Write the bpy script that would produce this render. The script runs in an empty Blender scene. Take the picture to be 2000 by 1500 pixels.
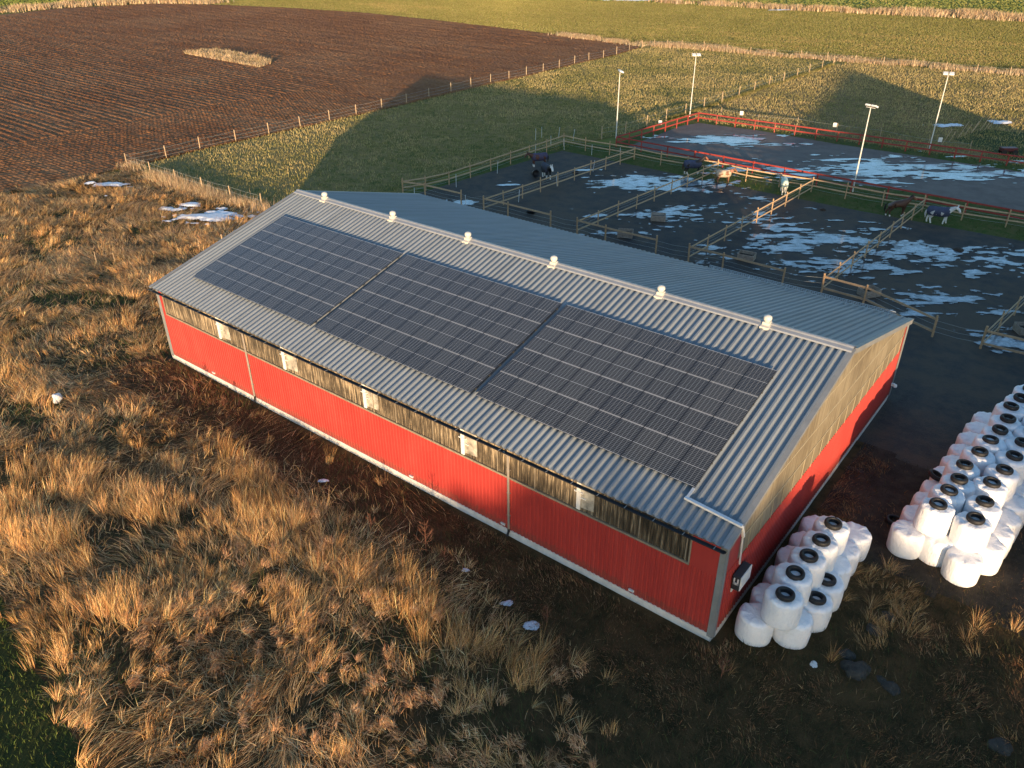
import bpy, bmesh, math, random
import numpy as np
from mathutils import Vector, Matrix
random.seed(7); RNG = np.random.default_rng(11)
S = bpy.context.scene
COL = S.collection
PI = math.pi

# ---------------------------------------------------------------- camera, sky, sun, exposure
cam = bpy.data.cameras.new("camera"); camo = bpy.data.objects.new("camera", cam); COL.objects.link(camo)
YAW, PITCH, ROLL = 2.2417, -0.5334, -0.0059
fw = Vector((math.cos(YAW)*math.cos(PITCH), math.sin(YAW)*math.cos(PITCH), math.sin(PITCH)))
rt = Vector((math.sin(YAW), -math.cos(YAW), 0)); up = rt.cross(fw)
rt2 = rt*math.cos(ROLL)+up*math.sin(ROLL); up2 = -rt*math.sin(ROLL)+up*math.cos(ROLL)
camo.matrix_world = Matrix(((rt2.x, up2.x, -fw.x, 43.07), (rt2.y, up2.y, -fw.y, -31.70), (rt2.z, up2.z, -fw.z, 23.389), (0, 0, 0, 1)))
cam.sensor_width = 36; cam.lens = 27.964; cam.clip_start = 0.5; cam.clip_end = 5000
S.camera = camo

SUN_EL, SUN_AZ = math.radians(4.9), math.radians(-51.3)      # azimuth measured from +X
sdir = Vector((math.cos(SUN_AZ)*math.cos(SUN_EL), math.sin(SUN_AZ)*math.cos(SUN_EL), math.sin(SUN_EL)))
W = bpy.data.worlds.new("World"); S.world = W; W.use_nodes = True
nt = W.node_tree; bg = nt.nodes["Background"]
sky = nt.nodes.new("ShaderNodeTexSky"); sky.sky_type = 'NISHITA'; sky.sun_disc = False
sky.sun_elevation = SUN_EL; sky.sun_rotation = math.radians(90)-SUN_AZ
sky.altitude = 50; sky.air_density = 1.0; sky.dust_density = 0.6; sky.ozone_density = 2.5
nt.links.new(sky.outputs[0], bg.inputs[0]); bg.inputs[1].default_value = 0.15
sl = bpy.data.lights.new("sun", 'SUN'); slo = bpy.data.objects.new("sun", sl); COL.objects.link(slo)
sl.energy = 3.0; sl.angle = math.radians(0.5); sl.color = (1.0, 0.71, 0.43)
slo.rotation_euler = (-sdir).to_track_quat('-Z', 'Y').to_euler(); slo.location = (80, -90, 60)
S.view_settings.view_transform = 'Standard'; S.view_settings.look = 'None'
S.view_settings.exposure = 1.68; S.view_settings.gamma = 1.0

# ---------------------------------------------------------------- noise in numpy
def _h(i, j, s):
    n = (i*374761393 + j*668265263 + s*1442695041) & 0xFFFFFFFF
    n = ((n ^ (n >> 13))*1274126177) & 0xFFFFFFFF
    return ((n ^ (n >> 16)) & 0xFFFF)/65535.0
def vn(x, y, s=0):
    x = np.asarray(x, float); y = np.asarray(y, float)
    xi = np.floor(x).astype(np.int64); yi = np.floor(y).astype(np.int64)
    u = x-xi; v = y-yi; u = u*u*(3-2*u); v = v*v*(3-2*v)
    a = _h(xi, yi, s); b = _h(xi+1, yi, s); c = _h(xi, yi+1, s); d = _h(xi+1, yi+1, s)
    return (a*(1-u)+b*u)*(1-v)+(c*(1-u)+d*u)*v
def fbm(x, y, s=0, o=4):
    t = 0; a = .5; n = 0
    for k in range(o):
        t = t+a*vn(np.asarray(x)*2**k+17.3*k, np.asarray(y)*2**k-9.1*k, s+k); n += a; a *= .5
    return t/n
def inpoly(x, y, poly):
    x = np.asarray(x); y = np.asarray(y); r = np.zeros(x.shape, bool); n = len(poly)
    for i in range(n):
        x1, y1 = poly[i][:2]; x2, y2 = poly[(i+1) % n][:2]
        if y1 == y2: continue
        k = ((y1 > y) != (y2 > y)) & (x < (x2-x1)*(y-y1)/(y2-y1)+x1)
        r ^= k
    return r
def dseg(x, y, pl):
    d = np.full(np.shape(x), 1e9)
    for (x1, y1), (x2, y2) in zip(pl[:-1], pl[1:]):
        dx, dy = x2-x1, y2-y1; t = np.clip(((x-x1)*dx+(y-y1)*dy)/(dx*dx+dy*dy), 0, 1)
        d = np.minimum(d, np.hypot(x-x1-t*dx, y-y1-t*dy))
    return d
def sst(a, b, x): t = np.clip((x-a)/(b-a), 0, 1); return t*t*(3-2*t)

# ---------------------------------------------------------------- materials
def newmat(name):
    m = bpy.data.materials.new(name); m.use_nodes = True
    n = m.node_tree; return m, n, n.nodes, n.links, n.nodes["Principled BSDF"]
def tc(N, kind='pos'):
    if kind == 'pos': return N.new("ShaderNodeNewGeometry").outputs["Position"]
    return N.new("ShaderNodeTexCoord").outputs["Object"]
def noise(N, L, v, scale, det=4, rough=.6, stretch=None, rot=0):
    n = N.new("ShaderNodeTexNoise"); n.inputs["Scale"].default_value = scale; n.inputs["Detail"].default_value = det
    n.inputs["Roughness"].default_value = rough
    if stretch or rot:
        mp = N.new("ShaderNodeMapping"); mp.inputs["Scale"].default_value = stretch or (1, 1, 1); mp.inputs["Rotation"].default_value[2] = rot
        L.new(v, mp.inputs[0]); v = mp.outputs[0]
    L.new(v, n.inputs["Vector"]); return n.outputs[0]
def ramp(N, L, f, stops):
    r = N.new("ShaderNodeValToRGB"); e = r.color_ramp.elements
    while len(e) < len(stops): e.new(.5)
    for k, (p, c) in enumerate(stops): e[k].position = p; e[k].color = (c[0], c[1], c[2], 1)
    L.new(f, r.inputs[0]); return r.outputs[0]
def mix(N, L, f, a, b, mode='MIX'):
    m = N.new("ShaderNodeMix"); m.data_type = 'RGBA'; m.blend_type = mode
    for s, v in ((0, f), (6, a), (7, b)):
        if hasattr(v, 'node'): L.new(v, m.inputs[s])
        elif s == 0: m.inputs[0].default_value = v
        else: m.inputs[s].default_value = (v[0], v[1], v[2], 1)
    return m.outputs[2]
def math_(N, L, op, a, b=None, c=None):
    m = N.new("ShaderNodeMath"); m.operation = op
    for k, v in enumerate((a, b, c)):
        if v is None: continue
        if hasattr(v, 'node'): L.new(v, m.inputs[k])
        else: m.inputs[k].default_value = v
    return m.outputs[0]
def bump(N, L, b, h, strength=1, dist=.05):
    n = N.new("ShaderNodeBump"); n.inputs["Strength"].default_value = strength; n.inputs["Distance"].default_value = dist
    L.new(h, n.inputs["Height"]); L.new(n.outputs[0], b.inputs["Normal"])
def M(name, col, rough=.7, var=.25, vs=3., bmp=0, bs=40, bd=.01, metal=0, spec=.4, col2=None, kind='pos', stretch=None):
    m, n, N, L, b = newmat(name); v = tc(N, kind)
    f = noise(N, L, v, vs, 5, .65, stretch)
    c2 = col2 or tuple(x*(1-var*1.6) for x in col)
    c1 = tuple(min(1, x*(1+var*.5)) for x in col) if not col2 else col
    L.new(ramp(N, L, f, [(.3, c2), (.7, c1)]), b.inputs["Base Color"])
    b.inputs["Roughness"].default_value = rough; b.inputs["Metallic"].default_value = metal
    b.inputs["Specular IOR Level"].default_value = spec
    if bmp: bump(N, L, b, noise(N, L, v, bs, 4, .6, stretch), bmp, bd)
    return m

# ---------------------------------------------------------------- object helpers
def tag(o, label, cat, group=None, kind=None):
    if label: o["label"] = label
    if cat: o["category"] = cat
    if group: o["group"] = group
    if kind: o["kind"] = kind
    return o
def thing(name, label, cat, loc=(0, 0, 0), rz=0, group=None):
    o = bpy.data.objects.new(name, None); COL.objects.link(o); o.empty_display_size = .3
    o.location = loc; o.rotation_euler = (0, 0, rz); return tag(o, label, cat, group)
def link(name, me, mat=None, parent=None, smooth=False):
    o = bpy.data.objects.new(name, me); COL.objects.link(o)
    if mat:
        for k in (mat if isinstance(mat, (list, tuple)) else [mat]): me.materials.append(k)
    if parent: o.parent = parent
    if smooth: me.polygons.foreach_set("use_smooth", [True]*len(me.polygons))
    return o
class MB:
    def __init__(s): s.v = []; s.f = []; s.mi = []; s.m = 0
    def add(s, vs, fs):
        b = len(s.v); s.v += [tuple(v) for v in vs]; s.f += [tuple(b+i for i in f) for f in fs]; s.mi += [s.m]*len(fs); return s
    def box(s, c, d, R=None):
        x, y, z = d[0]/2, d[1]/2, d[2]/2; C = Vector(c)
        vs = [Vector(p) for p in ((-x,-y,-z),(x,-y,-z),(x,y,-z),(-x,y,-z),(-x,-y,z),(x,-y,z),(x,y,z),(-x,y,z))]
        if R: vs = [R @ v for v in vs]
        return s.add([C+v for v in vs], [(0,3,2,1),(4,5,6,7),(0,1,5,4),(1,2,6,5),(2,3,7,6),(3,0,4,7)])
    def bar(s, a, b, w, h):
        a, b = Vector(a), Vector(b); d = b-a; x = d.normalized()
        y = Vector((0, 0, 1)).cross(x); y = y.normalized() if y.length > 1e-4 else Vector((0, 1, 0)); z = x.cross(y)
        return s.box((a+b)/2, (d.length, w, h), Matrix((x, y, z)).transposed())
    def tube(s, pts, r, n=8, cap=True):
        pts = [Vector(p) for p in pts]; rs = r if isinstance(r, (list, tuple)) else [r]*len(pts)
        vs = []; fs = []
        for i, p in enumerate(pts):
            d = (pts[min(i+1, len(pts)-1)]-pts[max(i-1, 0)]).normalized()
            q = Vector((0, 0, 1)) if abs(d.z) < .9 else Vector((1, 0, 0))
            u = d.cross(q).normalized(); w = d.cross(u)
            for k in range(n):
                a = 2*PI*k/n; vs.append(p+(u*math.cos(a)+w*math.sin(a))*rs[i])
        for i in range(len(pts)-1):
            for k in range(n): k2 = (k+1) % n; fs.append((i*n+k, i*n+k2, (i+1)*n+k2, (i+1)*n+k))
        if cap: fs.append(tuple(range(n-1, -1, -1))); fs.append(tuple((len(pts)-1)*n+k for k in range(n)))
        return s.add(vs, fs)
    def lathe(s, prof, c=(0, 0, 0), n=20, closed=False):
        C = Vector(c); vs = []; fs = []; m = len(prof)
        for k in range(n):
            a = 2*PI*k/n
            for r, z in prof: vs.append(C+Vector((r*math.cos(a), r*math.sin(a), z)))
        for k in range(n):
            k2 = (k+1) % n
            for i in range(m if closed else m-1):
                j = (i+1) % m; fs.append((k*m+i, k2*m+i, k2*m+j, k*m+j))
        return s.add(vs, fs)
    def mesh(s, name):
        me = bpy.data.meshes.new(name); me.from_pydata(s.v, [], s.f); me.update(); return me
    def build(s, name, mat=None, parent=None, smooth=False, bevel=0):
        me = s.mesh(name); o = link(name, me, mat, parent, smooth)
        if s.m or any(s.mi): me.polygons.foreach_set("material_index", s.mi)
        if bevel:
            b = o.modifiers.new("bevel", 'BEVEL'); b.width = bevel; b.segments = 2; b.limit_method = 'ANGLE'
        return o
def npmesh(name, V, F, cols=None):
    """V (n,3); F list of (k,m) int arrays of equal-sided faces"""
    me = bpy.data.meshes.new(name); me.vertices.add(len(V)); me.vertices.foreach_set("co", np.ascontiguousarray(V, np.float32).ravel())
    li = np.concatenate([f.ravel() for f in F]); sz = np.concatenate([np.full(len(f), f.shape[1]) for f in F])
    me.loops.add(len(li)); me.loops.foreach_set("vertex_index", li.astype(np.int32))
    me.polygons.add(len(sz)); st = np.zeros(len(sz), np.int32); st[1:] = np.cumsum(sz)[:-1]
    me.polygons.foreach_set("loop_start", st)
    try: me.polygons.foreach_set("loop_total", sz.astype(np.int32))
    except Exception: pass
    me.update(calc_edges=True)
    if cols is not None:
        a = me.color_attributes.new("Col", 'FLOAT_COLOR', 'POINT')
        c = np.ones((len(V), 4), np.float32); c[:, :3] = cols; a.data.foreach_set("color", c.ravel())
    return me
def sheet(name, poly, z, mat, kind='structure', label=None):
    bm = bmesh.new(); vs = [bm.verts.new((p[0], p[1], z)) for p in poly]
    f = bm.faces.new(vs); f.normal_update()
    if f.normal.z < 0: f.normal_flip()
    bmesh.ops.triangulate(bm, faces=[f]); me = bpy.data.meshes.new(name); bm.to_mesh(me); bm.free()
    o = link(name, me, mat); o["kind"] = kind
    if label: o["label"] = label
    return o

def vis(x, y, m=.18, z=0):
    "keep plants to the country the photograph could see, with a margin"
    dx = x-43.07; dy = y+31.7; dz = z-23.389
    d = dx*fw.x+dy*fw.y+dz*fw.z; a = (dx*rt2.x+dy*rt2.y)/np.maximum(d, .1); b = (dx*up2.x+dy*up2.y+dz*up2.z)/np.maximum(d, .1)
    return (d > 1) & (np.abs(a) < .644*(1+m)) & (np.abs(b) < .483*(1+m)+.03)

# ---------------------------------------------------------------- outlines on the ground (metres; barn ridge runs along X from 0 to 36)
FENCE_A = [(-43.42,10.25),(-43.10,14.72),(-43.49,19.24),(-43.37,24.04),(-43.05,28.65),(-43.14,33.58),(-42.99,38.29),(-42.99,42.98),(-42.85,47.62),(-42.82,52.45),(-43.04,57.39),(-43.06,62.28),(-43.20,67.10),(-43.12,71.80),(-43.03,76.45),(-42.78,80.83),(-42.62,85.33),(-42.84,90.42),(-43.18,95.70),(-43.03,100.16),(-42.70,104.54),(-42.87,109.52),(-43.65,115.56),(-43.38,120.09)]
FENCE_B = [(-43.42,10.25),(-38.42,10.08),(-33.39,9.96),(-28.69,9.95),(-24.30,10.11),(-19.62,10.20)]
FENCE_C = [(-43.38,120.09),(-42.14,122.77),(-40.01,124.33),(-37.50,125.71),(-32.80,126.06),(-27.92,126.21),(-22.57,125.19),(-17.80,125.52),(-13.24,126.54),(-8.43,127.06),(-3.35,127.15),(1.51,127.21),(6.41,128.08),(11.60,127.96),(16.37,128.30),(21.34,128.30),(26.42,128.51)]
FENCE_D = [(-5.74,122.56),(-5.61,116.56),(-5.78,110.98),(-6.11,106.47),(-6.19,100.90),(-6.61,96.18),(-6.75,90.85),(-6.80,85.39),(-6.99,80.14),(-7.13,74.80),(-7.35,69.72),(-7.73,65.17),(-7.99,60.58),(-8.10,55.51),(-9.07,51.68)]
PLOUGH = [(-42.65,9.82),(-42.64,4.28),(-43.82,-2.74),(-45.20,-15.06),(-71.31,-31.52),(-187.46,-21.03),(-220.96,14.92),(-219.55,70.75),(-224.19,91.60),(-212.72,113.07),(-193.93,122.30),(-168.18,129.15),(-141.23,132.70),(-110.94,131.48),(-83.16,128.13),(-69.96,126.28),(-54.81,123.85),(-44.08,120.47),(-42.53,108.97),(-42.77,94.95),(-42.40,80.20),(-42.78,66.62),(-42.64,56.97),(-42.35,47.15),(-42.69,37.95),(-42.80,33.31),(-43.10,23.78),(-43.22,18.86),(-42.93,14.59)]
ISLAND = [(-111.27,59.83),(-111.91,64.83),(-106.74,66.05),(-95.18,64.88),(-89.27,63.95),(-86.94,62.07),(-85.69,58.47)]

# ---------------------------------------------------------------- ground sheets
def ground_mat(name, stops, s1, s2, bs, bd, brough=.8, rough=.95, stretch=None, rot=0, bstr=1.0, big=.02):
    m, n, N, L, b = newmat(name); v = tc(N)
    f1 = noise(N, L, v, s1, 6, .7, stretch, rot); f2 = noise(N, L, v, s2, 4, .7); f3 = noise(N, L, v, big, 3, .5)
    f = math_(N, L, 'ADD', math_(N, L, 'MULTIPLY', f1, .5), math_(N, L, 'ADD', math_(N, L, 'MULTIPLY', f2, .3), math_(N, L, 'MULTIPLY', f3, .3)))
    L.new(ramp(N, L, f, stops), b.inputs["Base Color"]); b.inputs["Roughness"].default_value = rough; b.inputs["Specular IOR Level"].default_value = .15
    bump(N, L, b, noise(N, L, v, bs, 6, brough, stretch, rot), bstr, bd)
    return m
m_far = ground_mat("far_crop", [(.38, (.10, .115, .02)), (.5, (.15, .155, .03)), (.62, (.23, .19, .055))], .6, .15, 5, .12, stretch=(1, .25, 1), rot=-.9)
m_far2 = ground_mat("far_green", [(.4, (.07, .13, .02)), (.6, (.13, .18, .03))], .6, .15, 5, .1)
m_past = ground_mat("pasture_turf", [(.36, (.06, .075, .015)), (.48, (.11, .115, .025)), (.6, (.24, .18, .07))], 1.0, .25, 4, .10)
m_rough = ground_mat("rough_pasture_turf", [(.38, (.06, .07, .018)), (.5, (.14, .11, .035)), (.6, (.26, .17, .075))], .9, .2, 4, .12)
m_verge = ground_mat("green_verge", [(.38, (.03, .05, .008)), (.5, (.05, .085, .012)), (.62, (.11, .10, .03))], 1.2, .4, 8, .06)
m_dead = ground_mat("matted_grass_floor", [(.38, (.020, .018, .008)), (.5, (.042, .032, .013)), (.62, (.10, .06, .025))], 1.3, .35, 12, .06)
m_crop = ground_mat("young_crop_soil", [(.4, (.02, .025, .008)), (.6, (.045, .05, .014))], 2, .5, 9, .06)
m_soil = ground_mat("yard_soil", [(.36, (.018, .016, .013)), (.5, (.035, .03, .024)), (.66, (.07, .055, .04))], 1.2, .3, 14, .04)
m_mud = ground_mat("paddock_mud", [(.38, (.026, .025, .026)), (.50, (.048, .045, .043)), (.60, (.085, .065, .048))], .8, .22, 9, .06, rough=.75, big=.06)
m_arena = ground_mat("arena_sand", [(.38, (.10, .080, .070)), (.62, (.185, .150, .128))], .7, .2, 14, .02, rough=.85)
m_lawn = ground_mat("dark_lawn", [(.4, (.028, .045, .012)), (.6, (.05, .07, .02))], 1.5, .4, 10, .03)

def plough_mat():
    m, n, N, L, b = newmat("ploughed_soil"); v = tc(N)
    isl = [(-110.37,59.27),(-85.92,58.64)]; A = math.atan2(isl[1][1]-isl[0][1], isl[1][0]-isl[0][0])
    head = [(-62.83,5.21),(-63.49,13.57),(-63.39,21.08),(-64.11,32.99),(-62.26,43.04),(-62.17,53.25),(-62.35,60.96),(-61.99,74.95),(-64.35,95.42),(-62.59,120.17)]
    # furrow waves along the drilling direction
    mp = N.new("ShaderNodeMapping"); mp.vector_type = 'POINT'; mp.inputs["Rotation"].default_value[2] = -A
    L.new(v, mp.inputs[0])
    w = N.new("ShaderNodeTexWave"); w.wave_type = 'BANDS'; w.bands_direction = 'Y'; w.inputs["Scale"].default_value = .62
    w.inputs["Distortion"].default_value = 2.0; w.inputs["Detail"].default_value = 3; w.inputs["Detail Scale"].default_value = 1.5
    L.new(mp.outputs[0], w.inputs["Vector"])
    f1 = noise(N, L, v, 1.6, 6, .75); f2 = noise(N, L, v, .05, 4, .6); f3 = noise(N, L, mp.outputs[0], .35, 5, .7, (.15, 1.6, 1))
    f = math_(N, L, 'ADD', math_(N, L, 'MULTIPLY', f1, .35), math_(N, L, 'ADD', math_(N, L, 'MULTIPLY', f3, .4), math_(N, L, 'MULTIPLY', f2, .3)))
    L.new(ramp(N, L, f, [(.38, (.165, .064, .024)), (.5, (.25, .105, .040)), (.62, (.33, .16, .068))]), b.inputs["Base Color"])
    h = math_(N, L, 'ADD', math_(N, L, 'MULTIPLY', w.outputs["Fac"], .5), math_(N, L, 'MULTIPLY', noise(N, L, v, 3.2, 6, .8), 1.2))
    bump(N, L, b, h, 1.0, .16); b.inputs["Roughness"].default_value = .9; b.inputs["Specular IOR Level"].default_value = .2
    return m
m_plough = plough_mat()

sheet("ground", [(-1500, -1500), (1500, -1500), (1500, 1500), (-1500, 1500)], -.06, m_far)
sheet("far_field", [(-323.61,12.48),(-246.12,81.86),(-219.81,122.61),(-379.91,220.10),(83.14,518.31),(65.37,202.90),(40.36,208.13),(8.97,217.02),(-14.44,214.67),(-45.18,208.82),(-85.35,206.05),(-101.51,202.84),(-125.29,194.78),(-225.21,139.31),(-218.17,121.61),(-242.73,80.44),(-315.33,11.26)], -.03, m_far2)
sheet("ploughed_field", PLOUGH, .004, m_plough)
def plough_relief():
    isl = [(-110.37,59.27),(-85.92,58.64)]; A = math.atan2(isl[1][1]-isl[0][1], isl[1][0]-isl[0][0]); ca, sa = math.cos(A), math.sin(A)
    head = [(-62.28,-10.20),(-62.83,5.21),(-63.49,13.57),(-63.39,21.08),(-64.11,32.99),(-62.26,43.04),(-62.17,53.25),(-62.35,60.96),(-61.99,74.95),(-64.35,95.42),(-62.59,120.17)]
    c = .24; nx = np.arange(-215, -36, c); ny = np.arange(-30, 150, c); X, Y = np.meshgrid(nx, ny, indexing='ij')
    FA = [(-70, -60)]+PLOUGH[2::-1]+FENCE_A
    dF = dseg(X, Y, FENCE_A+[]); dF = np.minimum(dF, dseg(X, Y, PLOUGH[:4]))
    hd = np.interp(Y, [p[1] for p in head], [p[0] for p in head]); inner = X < hd+.6*(fbm(X*.5, Y*.5, 4)-.5)
    u = X*ca+Y*sa; v = -X*sa+Y*ca+.35*(fbm(X*.12, Y*.12, 9, 2)-.5)
    fur = np.where(inner, np.abs(((v/1.15) % 1)-.5)*2, np.abs(((dF/.95) % 1)-.5)*2)
    clod = fbm(X*3.2, Y*3.2, 12, 2); big = fbm(np.where(inner, u*.25, X*.8), np.where(inner, v*1.1, Y*.8), 15, 3)
    Z = .03+.13*fur*(.55+.6*big)+.20*np.clip(clod-.30, 0, 1)*(.6+.8*big)-.10*np.exp(-((X-hd)/.35)**2)
    I = np.arange(X.size).reshape(X.shape); cx, cy = X[:-1, :-1]+c/2, Y[:-1, :-1]+c/2
    ok = inpoly(cx, cy, PLOUGH) & vis(cx, cy, .12) & ~inpoly(cx, cy, ISLAND)
    q = np.stack([I[:-1, :-1], I[1:, :-1], I[1:, 1:], I[:-1, 1:]], -1)[ok]
    V = np.stack([X.ravel(), Y.ravel(), np.maximum(Z, .012).ravel()], -1); used = np.unique(q); mp = np.zeros(len(V), int); mp[used] = np.arange(len(used))
    o = link("ploughed_field", npmesh("ploughed_field", V[used], [mp[q]]), m_plough); o["kind"] = "structure"
plough_relief()
PAST = FENCE_A+FENCE_C[1:9]+FENCE_D+[(-10.10,45.09),(-13.85,31.44)]+[(-13, 21), (-8, 12), (2, 4), (-10, -2)]+FENCE_B[::-1][:-1]
sheet("pasture", PAST, 0.0, m_past)
ROUGHP = FENCE_D[:11]+[(-4.27,67.39)]+[(33.5, 68.2), (75, 69), (75, 80)]+[(55.53,120.50),(26.72,126.44)]+FENCE_C[::-1][:7]
sheet("rough_pasture", ROUGHP, 0.002, m_rough)
sheet("grass_verge", [(-12.5, 20), (-11.5, 47), (-6.5, 49.5), (-5.5, 68.5), (75, 69.5), (75, 40), (40, 40), (10, 18)], .006, m_verge)
MUD = [(-11.6, 20.5), (-9.6, 44.2), (0, 43.8), (12, 43.2), (24, 43.0), (36, 43.2), (75, 44.5), (75, 2), (36.0, 3), (35.9, 10.9), (-4, 10.9)]
sheet("paddock_ground", MUD, .012, m_mud)
ARENA = [(-4.59,49.85),(-4.65,63.45),(-3.56,66.26),(4.16,66.94),(14.04,66.03),(23.65,66.13),(33.74,65.89)]+[(60, 67), (70, 67), (70, 51)]+[(36.02,51.98),(27.34,51.72),(17.70,50.88),(8.73,49.84),(0.44,50.20)]
sheet("riding_arena", ARENA, .016, m_arena)
sheet("lawn", [(24.50,76.71),(25.26,80.50),(26.47,84.43),(30.54,85.47),(45.72,87.90),(46.68,66.26),(33.06,70.08)], .01, m_lawn)
DEADP = [(-42.46,9.71),(-42.28,4.10),(-43.47,-2.89),(-44.40,-15.29)]+[(-70, -60), (60, -60), (62, 4), (36.2, 5.5), (36.0, -10.8), (0, -10.8), (0, 8), (-6, 12)]+FENCE_B[::-1][:-1]
CROPB = [(-60, -24), (0, -25.2), (8, -25.8), (13, -26.4), (18, -27.1), (23.3, -28.0), (30, -30.0), (40, -34), (50, -40)]
def hz(x, y):
    return .10*(fbm(x*.35, y*.35, 3)-.5)+.16*(fbm(x*.9, y*.9, 8, 3)-.5)
def near_ground():
    nx = np.arange(-62, 62, .4); ny = np.arange(-46, 13, .4); X, Y = np.meshgrid(nx, ny, indexing='ij')
    Z = hz(X, Y)+.05; n1, n2 = X.shape
    # settle down to the flat by the walls
    dw = np.where((X > -1) & (X < 37), np.abs(Y+10.9), 9.); Z = np.where(dw < 1.2, Z*.3, Z)
    I = np.arange(n1*n2).reshape(n1, n2)
    cx = X[:-1, :-1]+.2; cy = Y[:-1, :-1]+.2
    ok = inpoly(cx, cy, DEADP)
    q = np.stack([I[:-1, :-1], I[1:, :-1], I[1:, 1:], I[:-1, 1:]], -1)[ok]
    V = np.stack([X.ravel(), Y.ravel(), Z.ravel()], -1)
    used = np.unique(q); mp = np.zeros(len(V), int); mp[used] = np.arange(len(used))
    me = npmesh("rough_ground", V[used], [mp[q]])
    # material by zone: 0 matted grass, 1 crop, 2 bare soil
    c = V[q].mean(1); cropy = np.interp(c[:, 0], [p[0] for p in CROPB], [p[1] for p in CROPB])
    mi = np.zeros(len(q), np.int32); mi[c[:, 1] < cropy] = 1
    bare = (c[:, 0] > 38.5) & (c[:, 1] > -4+1.5*fbm(c[:, 0]*.5, c[:, 1]*.5, 5)) | (c[:, 0] > 36.3) & (c[:, 1] > -1)
    mi[bare & (mi == 0)] = 2
    me.polygons.foreach_set("material_index", mi); me.polygons.foreach_set("use_smooth", [True]*len(q))
    o = link("rough_ground", me, [m_dead, m_crop, m_soil]); o["kind"] = "structure"
near_ground()

# ---------------------------------------------------------------- grass made of single blades
def blade_mat(name, rough=.75, trans=.0):
    m, n, N, L, b = newmat(name); a = N.new("ShaderNodeVertexColor"); a.layer_name = "Col"
    L.new(a.outputs[0], b.inputs["Base Color"]); b.inputs["Roughness"].default_value = rough; b.inputs["Specular IOR Level"].default_value = .15
    return m
m_blade = blade_mat("dry_blades")
def blades(name, x, y, z, length, ang, th0, th1, width, col, seg=3, mat=None, label=None, tw=None):
    n = len(x); T = np.linspace(0, 1, seg+1); ca, sa = np.cos(ang), np.sin(ang)
    P = np.zeros((n, seg+1, 3)); P[:, 0] = np.stack([x, y, z], -1)
    for k in range(1, seg+1):
        th = th0+(th1-th0)*(k-.5)/seg; s = length/seg
        P[:, k, 0] = P[:, k-1, 0]+np.sin(th)*ca*s; P[:, k, 1] = P[:, k-1, 1]+np.sin(th)*sa*s
        P[:, k, 2] = np.maximum(P[:, k-1, 2]+np.cos(th)*s, .02+.02*k)
    wa = ang+PI/2+(RNG.normal(0, .7, n) if tw is None else tw)
    wv = np.stack([np.cos(wa), np.sin(wa), np.zeros(n)], -1)*(width/2)[:, None]
    V = np.zeros((n, 2*seg+1, 3)); taper = 1-.75*T
    for k in range(seg): V[:, 2*k] = P[:, k]-wv*taper[k]; V[:, 2*k+1] = P[:, k]+wv*taper[k]
    V[:, 2*seg] = P[:, seg]
    b = (np.arange(n)*(2*seg+1))[:, None]; F = []
    if seg > 1: F.append(np.concatenate([b+np.array([2*k, 2*k+1, 2*k+3, 2*k+2]) for k in range(seg-1)], 0))
    F.append(b+np.array([2*seg-2, 2*seg-1, 2*seg]))
    c = np.repeat(col[:, None, :], 2*seg+1, 1)
    me = npmesh(name, V.reshape(-1, 3), F, c.reshape(-1, 3))
    o = link(name, me, mat or m_blade); o["kind"] = "stuff"
    if label: o["label"] = label
    return o
def pal(n, cols, w, jit=.18):
    k = RNG.choice(len(cols), n, p=np.array(w)/sum(w)); c = np.array(cols)[k]
    return np.clip(c*(1+RNG.normal(0, jit, (n, 1)))*(1+RNG.normal(0, .05, (n, 3))), .005, .9)
SNOWS = [([(-20.77,5.70)][0], 1.9), ([(-25.42,5.02)][0], 1.0), ([(-25.11,6.57)][0], .9), ([(-37.22,5.49)][0], 1.4), ([(-39.60,4.34)][0], .6), ([(-34.42,2.99)][0], .5), ([(28.83,-14.33)][0], .45), ([(30.39,-14.50)][0], .45), ([(0.44,-18.14)][0], .7)]
BAND = [[(9.85,-14.00),(13.49,-15.63),(17.57,-17.19),(20.81,-17.54),(23.39,-17.03),(25.82,-16.54),(28.44,-16.47),(30.85,-16.10)], [(7.46,-24.19),(10.85,-23.71),(14.22,-23.82),(16.92,-24.17)], [(-5.50,-18.48),(-2.50,-18.36),(0.08,-18.42)], [(5.41,-21.91),(9.33,-20.38),(13.52,-19.47)], [(22.00,-19.53),(23.57,-20.28),(24.82,-20.81)]]
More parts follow.
